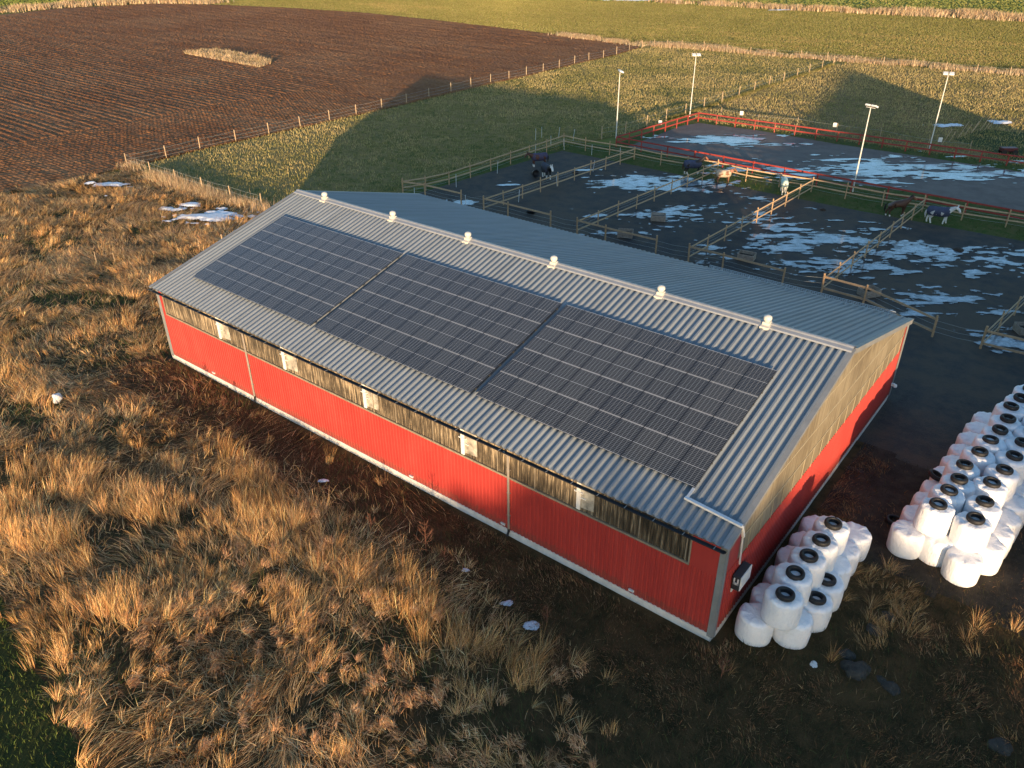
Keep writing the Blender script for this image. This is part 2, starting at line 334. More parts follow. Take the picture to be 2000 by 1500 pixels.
def near_grass():
    N = 60000; x = RNG.uniform(-60, 52, N); y = RNG.uniform(-36, 13, N)
    k = inpoly(x, y, DEADP) & vis(x, y)
    k &= ~((x > -.5) & (x < 36.6) & (y > -11.3) & (y < 11.5))
    k &= y > np.interp(x, [p[0] for p in CROPB], [p[1] for p in CROPB])-.1+RNG.normal(0, .25, N)
    x, y = x[k], y[k]
    D = np.hypot(x-43, y+31.7)
    dw = np.where((x > -1) & (x < 37), -11.2-y, 50.)
    band = np.min([dseg(x, y, b) for b in BAND], 0)
    n1 = fbm(x*.22, y*.22, 21, 3); n2 = fbm(x*.7, y*.7, 22, 3)
    far = sst(34, 50, D)
    dens = .12+.75*sst(.47, .60, .5*n1+.5*n2)+.35*far
    dens = np.maximum(dens, 1.0*sst(1.5, .3, band))
    dens *= np.where(dw < 3.6, .12+.2*sst(1.8, 3.6, dw), 1)
    # dark low patch in front of the wall end and by the bales
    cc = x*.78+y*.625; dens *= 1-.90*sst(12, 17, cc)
    dens *= np.where((x > 36.5), np.where(y > -3, .12, .6), 1)
    dens = np.maximum(dens, .75*sst(1.3, .5, dseg(x, y, [(38.86,-5.31),(39.30,-3.50),(40.88,-4.44),(41.18,-6.82)])))
    for (sx_, sy_), sr_ in SNOWS: dens *= np.where(np.hypot(x-sx_, y-sy_) < sr_, .06, 1)
    dens *= np.where(dseg(x, y, [(-14.40,-11.97),(-12.44,-10.02),(-9.73,-9.22)]) < 1.3, .1, 1)
    k = RNG.random(len(x)) < dens*.50; x, y, D, n1, n2, band, far, dw, cc = [a[k] for a in (x, y, D, n1, n2, band, far, dw, cc)]
    nt_ = len(x); nb = np.where(D < 40, 46, 26); tot = int(nb.sum()); t = np.repeat(np.arange(nt_), nb)
    # one lean per tuft, drifting like combed hair
    lang = fbm(x*.13, y*.13, 31, 2)*7.0-1.2+RNG.normal(0, .45, nt_)
    th = np.clip(.30+1.25*fbm(x*.3, y*.3, 33, 2)+RNG.normal(0, .28, nt_), .1, 1.55)
    th = np.where(band < 1.2, th*.75, th); th = np.where(far > .5, np.clip(th*1.2, .3, 1.5), th)
    ln = np.clip(.62+.75*(n2-.4)+.45*(band < 1.2)+RNG.normal(0, .12, nt_), .3, 1.4)*np.where(dw < 3.6, .7, 1)
    tone = RNG.normal(0, .16, nt_)+1.5*(fbm(x*.5, y*.5, 41, 3)-.5)+.5*(fbm(x*.13, y*.13, 43, 2)-.5)
    rad = RNG.uniform(.06, .32, nt_)
    pal0 = pal(tot, [(.77, .46, .185), (.63, .335, .12), (.82, .57, .28), (.44, .21, .075), (.15, .085, .038), (.16, .13, .045)], [3.5, 4, 1.8, 3, 2.2, .8], .16)
    pal0 *= (1+tone[t])[:, None]; dk = sst(12, 20, cc)[t]; pal0 *= (1-.35*dk)[:, None]  # tuft colours darkened where the shade lies
    r = rad[t]*np.sqrt(RNG.random(tot)); ph = RNG.uniform(0, 2*PI, tot)
    bx = x[t]+r*np.cos(ph); by = y[t]+r*np.sin(ph)
    fan = RNG.uniform(.3, 1.25, nt_)[t]; a = np.arctan2(np.sin(lang)[t]+fan*np.sin(ph), np.cos(lang)[t]+fan*np.cos(ph))+RNG.normal(0, .35, tot); L_ = ln[t]*RNG.uniform(.45, 1.0, tot)
    t0 = np.clip(th[t]*.45+RNG.normal(0, .12, tot), 0, 1.2); t1 = np.clip(th[t]*1.45+RNG.normal(0, .2, tot), .1, 1.9)
    w = np.where(D[t] < 40, .013, .022)*RNG.uniform(.7, 1.3, tot)
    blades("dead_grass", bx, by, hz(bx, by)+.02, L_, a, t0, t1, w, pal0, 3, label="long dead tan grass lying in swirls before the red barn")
    # long lodged stems combed flat between the tufts
    N = 330000; x = RNG.uniform(-60, 46, N); y = RNG.uniform(-36, 13, N)
    k = inpoly(x, y, DEADP) & vis(x, y) & ~((x > -.6) & (x < 36.7) & (y > -11.5) & (y < 11.6)) & (y > np.interp(x, [p[0] for p in CROPB], [p[1] for p in CROPB])+.1)
    x, y = x[k], y[k]; dw = np.where((x > -1) & (x < 37), -11.2-y, 50.); cc = x*.78+y*.625; q = fbm(x*.4, y*.4, 71, 3)
    k = (RNG.random(len(x)) < np.where(dw < 3.4, .12, 1)*sst(.38, .54, q)*(1-1.0*sst(9.5, 15, cc))*np.where(dseg(x, y, [(-14.40,-11.97),(-12.44,-10.02),(-9.73,-9.22)]) < 1.3, .1, 1)) & ~((x > 36.5) & (y > -3))
    for (sx_, sy_), sr_ in SNOWS: k &= np.hypot(x-sx_, y-sy_) > sr_
    x, y, q = x[k], y[k], q[k]; n = len(x); D = np.hypot(x-43, y+31.7)
    a = fbm(x*.13, y*.13, 31, 2)*7.0-1.2+(fbm(x*.6, y*.6, 73, 2)-.5)*3+RNG.normal(0, .25, n)
    lift = .10+.45*fbm(x*.55, y*.55, 74, 2)
    c = pal(n, [(.66, .41, .18), (.50, .28, .11), (.34, .175, .07), (.17, .09, .04), (.74, .51, .26)], [3, 4, 3.5, 2, 1.3], .14)*(.30+1.35*fbm(x*.55, y*.55, 75, 3))[:, None]
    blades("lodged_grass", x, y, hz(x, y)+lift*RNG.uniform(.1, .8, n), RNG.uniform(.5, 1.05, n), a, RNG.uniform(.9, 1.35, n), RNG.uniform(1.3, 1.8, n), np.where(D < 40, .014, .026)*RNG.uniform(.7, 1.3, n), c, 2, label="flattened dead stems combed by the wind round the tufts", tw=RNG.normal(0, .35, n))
    # broken stems lying every way across the tufts
    N = 90000; x = RNG.uniform(-50, 42, N); y = RNG.uniform(-36, 12, N); cc = x*.78+y*.625; dw = np.where((x > -1) & (x < 37), -11.2-y, 50.)
    k = inpoly(x, y, DEADP) & vis(x, y) & ~((x > -.6) & (x < 36.7) & (y > -11.5) & (y < 11.6)) & (y > np.interp(x, [p[0] for p in CROPB], [p[1] for p in CROPB])+.1) & (cc < 13) & (dw > 2.5) & (fbm(x*.6, y*.6, 111, 2) > .40)
    x, y = x[k], y[k]; n = len(x)
    blades("broken_stems", x, y, hz(x, y)+RNG.uniform(.1, .55, n), RNG.uniform(.3, .9, n), RNG.uniform(0, 6.28, n), RNG.uniform(.7, 1.5, n), RNG.uniform(1.2, 2.0, n), RNG.uniform(.010, .02, n), pal(n, [(.70, .45, .20), (.50, .28, .11), (.30, .15, .06), (.80, .58, .30)], [3, 3, 2, 1]), 2, label="broken dead stems lying across the tall grass", tw=RNG.normal(0, .4, n))
    # fluffy drooping seed heads in the foreground
    N = 1500; x = RNG.uniform(18, 46, N); y = RNG.uniform(-31, -14, N); k = vis(x, y) & (fbm(x*.35, y*.35, 91, 2) > .48) & (y < -15.2) & (x*.78+y*.625 < 15+2*RNG.random(N)) & (y > np.interp(x, [p[0] for p in CROPB], [p[1] for p in CROPB])+.4) & (RNG.random(N) < .42)
    x, y = x[k], y[k]; t = np.repeat(np.arange(len(x)), 70); n = len(t); r = RNG.uniform(.08, .36, len(x))[t]*np.sqrt(RNG.random(n)); ph = RNG.uniform(0, 6.28, n)
    lang = fbm(x*.13, y*.13, 31, 2)*7.0-1.2+RNG.normal(0, .7, len(x)); hh = RNG.uniform(.35, .75, len(x)); c = pal(n, [(.56, .31, .14), (.45, .22, .09), (.30, .135, .06), (.62, .40, .21)], [3, 3, 2, 1.5])*(1+RNG.normal(0, .2, len(x)))[t][:, None]
    bx, by = x[t]+r*np.cos(ph), y[t]+r*np.sin(ph)
    blades("seed_heads", bx, by, hz(bx, by)+hh[t]*RNG.uniform(.4, 1.0, n), RNG.uniform(.14, .38, n), lang[t]+RNG.normal(0, .55, n), RNG.uniform(.5, 1.2, n), RNG.uniform(1.5, 2.6, n), RNG.uniform(.012, .024, n), np.clip(c, .01, .9), 2, label="fluffy reddish seed heads of dead weeds in the foreground")
    # flattened thatch and green under the tufts
    N = 420000; x = RNG.uniform(-60, 52, N); y = RNG.uniform(-36, 13, N)
    k = inpoly(x, y, DEADP) & vis(x, y) & ~((x > -.4) & (x < 36.5) & (y > -11.35) & (y < 11.4))
    cropy = np.interp(x, [p[0] for p in CROPB], [p[1] for p in CROPB]); k &= y > cropy
    k &= RNG.random(N) < np.where((x > 36.5) & (y > -3), .15, 1)
    x, y = x[k], y[k]; n = len(x); D = np.hypot(x-43, y+31.7)
    g = fbm(x*.3, y*.3, 51, 3)+RNG.normal(0, .08, n); dw = np.where((x > -1) & (x < 37), -11.2-y, 50.)
    ctan = pal(n, [(.42, .26, .12), (.29, .17, .08), (.10, .065, .03), (.52, .35, .18)], [2.5, 3, 4, 1.3]); cgr = pal(n, [(.055, .085, .02), (.09, .10, .03), (.035, .055, .015)], [3, 2, 2])
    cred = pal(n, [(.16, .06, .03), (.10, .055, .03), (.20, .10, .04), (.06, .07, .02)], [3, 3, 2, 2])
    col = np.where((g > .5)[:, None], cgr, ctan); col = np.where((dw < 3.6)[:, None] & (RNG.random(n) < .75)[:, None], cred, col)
    cc = x*.78+y*.625; dk = (RNG.random(n) < .92*sst(10, 17, cc)); col = np.where(dk[:, None], pal(n, [(.040, .040, .015), (.085, .050, .024), (.025, .03, .010), (.15, .08, .035)], [3, 2, 2, .5]), col)  # low dark plants, their colours dimmed further for the shade here
    a = fbm(x*.13, y*.13, 31, 2)*7.0-1.2+RNG.normal(0, .8, n)
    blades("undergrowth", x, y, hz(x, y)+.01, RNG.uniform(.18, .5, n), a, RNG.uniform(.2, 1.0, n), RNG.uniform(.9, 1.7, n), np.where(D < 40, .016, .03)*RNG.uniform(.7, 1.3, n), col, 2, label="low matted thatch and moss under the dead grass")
    # low rusty weeds along the wall and in the damp ground by the bales
    N = 420000; x = RNG.uniform(-2, 52, N); y = RNG.uniform(-36, 8, N); cc = x*.78+y*.625; dw = np.where((x > -1) & (x < 37), -11.2-y, 50.)
    k = inpoly(x, y, DEADP) & vis(x, y) & ~((x > -.4) & (x < 36.4) & (y > -11.3) & (y < 11.4)) & ((dw < 3.8) | (RNG.random(N) < sst(9, 15, cc))) & (RNG.random(N) < np.where((x > 38) & (y > -1.5), .25, 1)) & (y > np.interp(x, [p[0] for p in CROPB], [p[1] for p in CROPB]))
    x, y, cc, dw = x[k], y[k], cc[k], dw[k]; n = len(x); g = .6*fbm(x*.8, y*.8, 101, 3)+.4*fbm(x*.25, y*.25, 102, 2)+RNG.normal(0, .04, n)
    ca_ = pal(n, [(.050, .050, .018), (.075, .060, .024), (.035, .040, .012)], [3, 2, 2]); cb_ = pal(n, [(.24, .105, .045), (.34, .19, .08), (.15, .07, .035), (.44, .28, .13)], [3, 2.5, 2, 1.2]); w_ = sst(.44, .60, g+np.where(dw < 3.8, .05, 0))[:, None]
    hgt = RNG.uniform(.08, .22, n)*(.7+1.1*sst(.45, .65, g)); a = fbm(x*.5, y*.5, 103, 2)*9+RNG.normal(0, .8, n)
    blades("low_weeds", x, y, hz(x, y)*np.where(dw < 1.2, .3, 1)+.02, hgt, a, RNG.uniform(0, .9, n), RNG.uniform(.5, 1.9, n), RNG.uniform(.012, .026, n), ca_*(1-w_)+cb_*w_, 2, label="low rusty weeds and dark moss along the red wall and round the bales")
    # crop rows in the corner
    N = 60000; x = RNG.uniform(0, 36, N); y = RNG.uniform(-40, -24, N); cropy = np.interp(x, [p[0] for p in CROPB], [p[1] for p in CROPB])
    k = (y < cropy) & vis(x, y); x, y = x[k], y[k]; row = np.round((y+.12*x)/.28)*.28-.12*x; y = row+RNG.normal(0, .05, len(x)); n = len(x)
    blades("young_crop", x, y, hz(x, y)+.02, RNG.uniform(.12, .28, n), RNG.uniform(0, 2*PI, n), RNG.uniform(0, .5, n), RNG.uniform(.5, 1.4, n), RNG.uniform(.015, .03, n), pal(n, [(.085, .115, .022), (.12, .145, .03), (.05, .07, .015), (.18, .14, .05)], [4, 3, 2, .9], .3), 2, label="short green crop growing in the near corner of the field")
near_grass()

def pasture_grass():
    N = 520000; x = RNG.uniform(-75, 62, N); y = RNG.uniform(-5, 175, N)
    inA = inpoly(x, y, PAST); inR = inpoly(x, y, ROUGHP)
    k = (inA | inR) & vis(x, y, .1) & ~((x > -1) & (x < 37) & (y < 12)) & ~inpoly(x, y, MUD)
    x, y, inR = x[k], y[k], inR[k]; n = len(x)
    g = .6*fbm(x*.12, y*.12, 61, 3)+.4*fbm(x*.5, y*.5, 62, 3)+RNG.normal(0, .06, n)+np.where(inR, .09*sst(70, 80, y), 0)
    cg = pal(n, [(.21, .195, .048), (.28, .24, .075), (.14, .15, .034)], [3, 3, 2]); ct = pal(n, [(.54, .40, .18), (.43, .34, .14), (.60, .46, .24)], [3, 3, 1])
    w_ = sst(.40, .66, g)[:, None]; col = cg*(1-w_)+ct*w_
    col = col*.55+.45*col.mean(0)[None, :]*(.7+.6*fbm(x*.3, y*.3, 66, 3))[:, None]
    blades("pasture_grass", x, y, np.full(n, .0), RNG.uniform(.10, .26, n)*np.where(g > .55, 1.3, 1), RNG.uniform(0, 2*PI, n), RNG.uniform(0, .4, n), RNG.uniform(.1, .8, n), RNG.uniform(.04, .09, n), col, 1, label="short tussocky grass of the pasture behind the barn")
    # verge of lush grass round the paddocks and arena
    N = 60000; x = RNG.uniform(-13, 62, N); y = RNG.uniform(18, 69, N)
    k = inpoly(x, y, [(-12.5, 20), (-11.5, 47), (-6.5, 49.5), (-5.5, 68.5), (75, 69.5), (75, 40), (40, 40), (10, 18)]) & ~inpoly(x, y, MUD) & ~inpoly(x, y, ARENA) & vis(x, y)
    x, y = x[k], y[k]; n = len(x)
    blades("verge_grass", x, y, np.full(n, .0), RNG.uniform(.08, .25, n), RNG.uniform(0, 2*PI, n), RNG.uniform(0, .5, n), RNG.uniform(.4, 1.2, n), RNG.uniform(.03, .06, n), pal(n, [(.05, .085, .015), (.08, .11, .02), (.16, .12, .05)], [4, 3, 1]), 1, label="green grass verge round the paddocks and arena")
pasture_grass()

def strip(name, pl, width, n, h, cols, w, label, side=0, wd=.05, lean=.5):
    seg = [math.hypot(b[0]-a[0], b[1]-a[1]) for a, b in zip(pl[:-1], pl[1:])]; cum = np.concatenate([[0], np.cumsum(seg)])
    t = RNG.uniform(0, cum[-1], n); X = np.interp(t, cum, [p[0] for p in pl]); Y = np.interp(t, cum, [p[1] for p in pl])
    dx = np.gradient(X[np.argsort(t)]); x = X+RNG.normal(side, width, n)*.7; y = Y+RNG.normal(side, width, n)*.7
    k = fbm(x*.25, y*.25, 77, 3)+RNG.normal(0, .08, n) > .42; x, y = x[k], y[k]; n = len(x)
    hh = h*(.5+fbm(x*.2, y*.2, 78, 2))*RNG.uniform(.6, 1.1, n)
    blades(name, x, y, np.zeros(n), hh, RNG.uniform(0, 2*PI, n), RNG.uniform(0, .25, n), RNG.uniform(.1, 2*lean, n), RNG.uniform(.6, 1.4, n)*wd, pal(n, cols, w), 2, label=label)
CROPF = [(-195.35,123.25),(-166.97,128.21),(-140.22,131.79),(-110.15,130.64),(-82.56,127.38),(-71.00,127.72),(-46.71,124.95),(-38.45,127.27),(-18.54,127.34),(0.79,129.49),(20.67,132.10),(31.46,134.00),(22.41,213.66),(8.97,217.02),(-14.44,214.67),(-45.18,208.82),(-85.35,206.05),(-125.29,194.78),(-170.08,182.15),(-205.77,130.25)]
FARF = [(-205.77,130.25),(-170.08,182.15),(-125.29,194.78),(-85.35,206.05),(-45.18,208.82),(-14.44,214.67),(8.97,217.02),(22.41,213.66),(2.84,385.87),(-292.98,188.84)]
FARL = [(-250.61,74.90),(-247.85,82.58),(-240.68,99.63),(-224.85,125.68),(-309.97,177.52),(-385.36,127.31)]
def crop_field():
    for poly, N, hh, ww, cols, wt, lab in ((CROPF, 520000, .17, .26, [(.20, .185, .055), (.25, .225, .08), (.155, .15, .04), (.32, .255, .11)], [4, 3, 2, 1.2], "even winter crop on the wide field beyond the fences"),
                                  (FARF, 160000, .25, .8, [(.17, .18, .05), (.21, .21, .07), (.13, .15, .04)], [3, 2, 2], "brighter green field beyond the far reed belt"), (FARL, 50000, .25, .8, [(.13, .165, .04), (.16, .18, .05)], [1, 1], "green field beyond the reeds at the top left")):
        xs = [p[0] for p in poly]; ys = [p[1] for p in poly]; x = RNG.uniform(min(xs), max(xs), N); y = RNG.uniform(min(ys), max(ys), N)
        k = inpoly(x, y, poly) & vis(x, y, .08); x, y = x[k], y[k]; n = len(x)
        t = .55*fbm(x*.02, y*.06, 81, 3)+.45*fbm(x*.15, y*.3, 82, 3)
        c = pal(n, cols, wt, .12)*(.75+.5*t)[:, None]; tan = RNG.random(n) < .5*sst(.55, .68, t); c = np.where(tan[:, None], pal(n, [(.30, .23, .09)], [1]), c)
        blades("crop_field", x, y, np.zeros(n)-.02, RNG.uniform(.7, 1.2, n)*hh, RNG.uniform(0, 2*PI, n), RNG.uniform(0, .3, n), RNG.uniform(.2, .9, n), RNG.uniform(.6, 1.3, n)*ww, c, 1, label=lab)
crop_field()
TAN = [(.52, .38, .23), (.42, .29, .16), (.60, .46, .30), (.30, .20, .11)]; TW = [4, 3, 2, 2]
strip("reeds", [(-70.48,127.00),(-59.68,125.30),(-45.94,123.64),(-37.76,125.97),(-28.13,126.90),(-18.29,126.73),(-8.85,128.25),(0.97,128.90),(11.08,130.19),(20.87,131.00),(30.21,132.48)], 1.6, 26000, .75, TAN, TW, "pale dry reeds along the far wire fence", wd=.09)
strip("reeds", [(-88.21,208.03),(-70.01,209.09),(-45.69,210.14),(-27.15,213.40),(-14.44,214.67),(-2.42,215.88),(9.17,215.81),(25.28,215.72)], 2.5, 16000, 1.3, TAN, TW, "pale reed belt at the far edge of the crop field", wd=.16)
strip("reeds", [(-19.80,215.46),(-11.86,219.55),(-2.68,217.13),(8.77,218.25),(25.04,218.04)], 2.2, 9000, 1.9, TAN, TW, "tall pale reed bed at the top right", wd=.16)
strip("reeds", [(-233.28,38.51),(-226.86,73.80),(-228.50,83.09),(-228.94,93.91),(-222.08,106.52),(-214.95,119.65),(-199.71,126.18)], 3.0, 20000, 1.6, TAN, TW, "rusty reed belt behind the ploughed field", wd=.16)
strip("dry_grass", [(-43.03,10.03),(-37.71,9.67),(-32.75,9.56),(-28.02,9.51),(-23.51,9.53),(-18.89,9.65)], .9, 9000, .85, TAN, TW, "tall dry grass along the wire fence by the barn", wd=.03)
strip("dry_grass", FENCE_D[:12], .35, 9000, .35, [(.28, .22, .08), (.10, .11, .03)], [2, 2], "grass bank along the diagonal wire fence", wd=.05)
def island():
    x = RNG.uniform(-120, -60, 9000); y = RNG.uniform(50, 110, 9000)
    xs = [p[0] for p in ISLAND]; ys = [p[1] for p in ISLAND]
    x = RNG.uniform(min(xs), max(xs), 14000); y = RNG.uniform(min(ys), max(ys), 14000); k = inpoly(x, y, ISLAND); x, y = x[k], y[k]; n = len(x)
    blades("grass_island", x, y, np.zeros(n), (.15+1.3*fbm(x*.6, y*.6, 5, 2))*RNG.uniform(.6, 1.1, n), RNG.uniform(0, 2*PI, n), RNG.uniform(0, .3, n), RNG.uniform(.3, 1.2, n), RNG.uniform(.05, .1, n), pal(n, TAN+[(.2, .2, .07)], TW+[1]), 2, label="island of dry grass left in the ploughed field")
island()

# ---------------------------------------------------------------- snow, ice and water on the ground
def flat_patch(name, cen, rx, ry, rot, cell, thr, sc, seed, z, mat, label, relief=0, kind='structure', stretch=1, brk=2.6):
    nx = np.arange(cen[0]-max(rx, ry)*1.4, cen[0]+max(rx, ry)*1.4, cell); ny = np.arange(cen[1]-max(rx, ry)*1.4, cen[1]+max(rx, ry)*1.4, cell)
    X, Y = np.meshgrid(nx, ny, indexing='ij'); u = (X-cen[0])*math.cos(rot)+(Y-cen[1])*math.sin(rot); v = -(X-cen[0])*math.sin(rot)+(Y-cen[1])*math.cos(rot)
    f = 1-np.sqrt((u/rx)**2+(v/ry)**2)+3.2*(fbm(u*sc/stretch, v*sc, seed, 4)-.5)+brk*(fbm(u*1.7/stretch+9, v*1.7, seed+5, 3)-.5)+(.5*brk)*(fbm(u*4/stretch+3, v*4, seed+7, 2)-.5)-thr
    I = np.arange(X.size).reshape(X.shape); fc = (f[:-1, :-1]+f[1:, :-1]+f[1:, 1:]+f[:-1, 1:])/4
    q = np.stack([I[:-1, :-1], I[1:, :-1], I[1:, 1:], I[:-1, 1:]], -1)[fc > 0]
    if not len(q): return
    Z = z+relief*np.clip(f, 0, .6); V = np.stack([X.ravel(), Y.ravel(), Z.ravel()], -1)
    used = np.unique(q); mp = np.zeros(len(V), int); mp[used] = np.arange(len(used))
    wet = sst(.0, .6, f.ravel()[used]); me = npmesh(name, V[used], [mp[q]], np.stack([wet, wet, wet], -1)); o = link(name, me, mat, smooth=True); o["kind"] = kind; o["label"] = label
def ice_mat():
    m, n, N, L, b = newmat("meltwater_ice"); v = tc(N); f = noise(N, L, v, .9, 5, .7)
    f = math_(N, L, 'ADD', math_(N, L, 'MULTIPLY', f, .6), math_(N, L, 'MULTIPLY', noise(N, L, v, 4.5, 4, .7), .4)); a = N.new('ShaderNodeVertexColor'); a.layer_name = 'Col'; L.new(mix(N, L, a.outputs[0], (.050, .050, .052), ramp(N, L, f, [(.40, (.10, .12, .13)), (.52, (.27, .305, .33)), (.66, (.40, .44, .47))])), b.inputs["Base Color"])
    b.inputs["Roughness"].default_value = .12; b.inputs["Specular IOR Level"].default_value = .6; return m
m_ice = ice_mat()
m_snow = M("old_snow", (.78, .80, .84), .6, .15, 4, .5, 12, .05)
VA = math.radians(38.4)      # streaks run across the view, along the prevailing wind
def ice(px, rx, ry, thr, sc, seed, label, cell=.09, z=.03, rot=VA, stretch=2.2): flat_patch("puddle", px, rx, ry, rot, cell, thr-.04, sc, seed, .026+.0022*seed, m_ice, label, 0, 'structure', stretch)
ice([(5.39,38.59)][0], 6.0, 2.6, .30, .35, 1, "pale meltwater pool in the second paddock")
ice([(13.80,35.00)][0], 5.5, 3.0, .28, .35, 2, "pale meltwater pool in the third paddock")
ice([(11.21,31.57)][0], 7, 1.2, .45, .5, 12, "thin meltwater streak in the third paddock")
ice([(26.25,33.69)][0], 5.2, 3.2, 0.46, .5, 3, "broken meltwater pool in the fourth paddock")
ice([(23.72,28.61)][0], 6, 2.2, 0.57, .6, 4, "broken meltwater streaks in the fourth paddock")
ice([(21.34,35.88)][0], 5, 1.6, .5, .6, 14, "thin meltwater streaks at the back of the fourth paddock")
ice([(34.24,36.69)][0], 6, 2.6, 0.74, .9, 5, "scattered slush in the fifth paddock")
ice([(30.92,36.25)][0], 3.2, 1.5, .55, .9, 6, "small slush patch by the fifth paddock fence")
ice([(32.83,26.31)][0], 4.0, 1.6, 0.52, .7, 7, "slush beside the wooden crate")
ice([(35.93,26.00)][0], 5.0, 1.6, 0.72, .9, 8, "slush by the yard gate gap", stretch=2.5)
ice([(40.01,22.45)][0], 2.4, 1.2, .35, .6, 9, "puddle under the right hand paddock fence")
ice([(9.51,24.38)][0], 3.5, .9, 0.55, .8, 10, "slush at the front of the second paddock")
ice([(-5.89,30.01)][0], .8, .5, .15, .8, 11, "small round puddle in the first paddock")
ice([(-2.96,38.97)][0], 1.6, .6, .35, .8, 13, "small puddle under the first dividing fence")
ice([(-6.17,22.38)][0], 2.2, .7, .5, .9, 15, "slush at the front of the first paddock")
ice([(29.18,30.12)][0], 7, 2.8, 0.81, .9, 16, "scattered slush in the front of the fourth paddock")
ice([(3.39,59.83)][0], 6.5, 1.9, .25, .35, 17, "long meltwater pool in the riding arena", z=.03, stretch=3)
ice([(21.26,59.35)][0], 13.5, 3.0, .42, .8, 18, "broken slush across the riding arena", z=.03, stretch=3)
ice([(27.59,60.50)][0], 12, 2.6, .45, .9, 19, "broken slush at the near side of the arena", z=.034, stretch=3)
ice([(12.36,50.61)][0], 5, .6, .42, .6, 20, "meltwater along the near arena fence", z=.03, stretch=3)
def snow(px, rx, ry, thr, sc, seed, label, z=.20, relief=.25, cell=.09): flat_patch("snow", px, rx, ry, VA, cell, thr, sc, seed, z, m_snow, label, relief, 'stuff', 1.5, 1.1)
snow([(-20.77,5.70)][0], 2.5, 1.2, -.1, .9, 31, "largest snow patch in the dead grass by the barn gable", .24)
snow([(-25.42,5.02)][0], 1.3, .6, .2, 1.2, 32, "broken snow patch left of the largest one", .24)
snow([(-25.11,6.57)][0], 1.0, .6, .2, 1.2, 33, "small snow patch behind the largest one", .24)
snow([(-37.22,5.49)][0], 1.9, .7, .3, 1.0, 34, "thin snow patch near the ploughed field", .24)
snow([(-39.60,4.34)][0], .6, .4, .1, 1.2, 35, "tiny snow patch near the ploughed field edge", .24)
snow([(-34.42,2.99)][0], .5, .3, .1, 1.2, 36, "tiny snow patch in the dead grass", .24)
snow([(28.78,-14.27)][0], .30, .18, .62, 2.5, 37, "snow scrap in front of the red wall", .06, .08, .03)
snow([(30.35,-14.44)][0], .28, .16, .62, 2.5, 38, "lower snow scrap in front of the red wall", .06, .08, .03)
snow([(26.42,-13.85)][0], .2, .12, .62, 3, 39, "tiny snow scrap beside the bare sapling", .12, .08, .03)
snow([(17.04,-13.53)][0], .25, .15, .62, 3, 40, "tiny snow scrap at the edge of the brown strip", .12, .08, .03)
snow([(27.55,89.48)][0], 1.4, .8, .1, .8, 41, "snow patch behind the small lawn", .08)
snow([(22.82,84.13)][0], 2.6, .7, .35, .9, 42, "thin snow beside the leaning poles", .04)
snow([(-46.15,209.82)][0], 6, 2.0, .2, .5, 43, "snow lying along the far reed belt", .1, cell=.25)
snow([(-97.84,207.47)][0], 7, 2.0, .2, .5, 44, "snow lying at the far end of the crop field", .1, cell=.25)

# ---------------------------------------------------------------- the barn
LX, HW, ZE, ZR = 36.05, 11.24, 4.78, 7.735
SL = math.hypot(HW, ZR-ZE); SY, SZ = HW/SL, (ZR-ZE)/SL
WY, WX0, WX1, ZB = 10.96, .10, 36.0, 3.15      # wall planes and bottom of the translucent band
m_roof = M("grey_steel_sheet", (.20, .228, .252), .5, .14, 1.2, metal=0, spec=.35, kind='obj', stretch=(1.5, .12, .12))
m_trim = M("grey_trim", (.23, .235, .23), .5, .12, 1.5)
def red_mat():
    m, n, N, L, b = newmat("red_steel_cladding"); v = tc(N)
    f = noise(N, L, v, .5, 4, .6); st = noise(N, L, v, 1.3, 5, .7, (3., 3., .18)); sx = N.new("ShaderNodeSeparateXYZ"); L.new(v, sx.inputs[0])
    c = ramp(N, L, math_(N, L, 'ADD', math_(N, L, 'MULTIPLY', f, .5), math_(N, L, 'MULTIPLY', st, .5)), [(.38, (.345, .036, .030)), (.5, (.38, .042, .034)), (.62, (.41, .052, .042))])
    mud = math_(N, L, 'MULTIPLY', math_(N, L, 'LESS_THAN', math_(N, L, 'ADD', sx.outputs[2], math_(N, L, 'MULTIPLY', noise(N, L, v, 6, 5, .75), -1.1)), .13), .45)
    L.new(mix(N, L, mud, c, (.16, .065, .045)), b.inputs["Base Color"]); b.inputs["Roughness"].default_value = .48; b.inputs["Specular IOR Level"].default_value = .4
    return m
m_red = red_mat()
m_plinth = M("pale_concrete", (.68, .63, .56), .85, .16, 2.2, .3, 20, .01)
m_black = M("black_plastic", (.018, .018, .02), .45, .2, 4)
m_pipe = M("grey_brown_pipe", (.26, .225, .19), .5, .1, 3)
m_white = M("white_paint", (.74, .72, .68), .5, .08, 3)
def band_mat(name, c1, c2, c3, ax):
    m, n, N, L, b = newmat(name); v = tc(N)
    st = (5., 5., .35); f = noise(N, L, v, 1.7, 5, .75, st); f2 = noise(N, L, v, .35, 3, .6)
    g = math_(N, L, 'ADD', math_(N, L, 'MULTIPLY', f, .7), math_(N, L, 'MULTIPLY', f2, .3))
    L.new(ramp(N, L, g, [(.42, c1), (.51, c2), (.59, c3)]), b.inputs["Base Color"]); b.inputs["Roughness"].default_value = .45; return m
m_band = band_mat("weathered_sheet_over_dark", (.028, .022, .015), (.10, .077, .050), (.36, .28, .18), 0)  # dark tones stand in for the unlit inside behind the sheet
m_gable = band_mat("yellowed_clear_sheet", (.17, .135, .085), (.25, .205, .128), (.35, .29, .19), 1)
barn = thing("barn", "long red steel barn with grey ribbed roof beside the paddocks", "barn")
def ribbed(width, length, pitch, prof, flat=0.0):
    """sheet profile along local x (list of (u,h) in one pitch) extruded along local y"""
    n = int(round(width/pitch)); p = width/n; pts = []
    for k in range(n):
        for u, h in prof: pts.append(((k+u)*p, h))
    pts.append((width, prof[0][1])); return pts
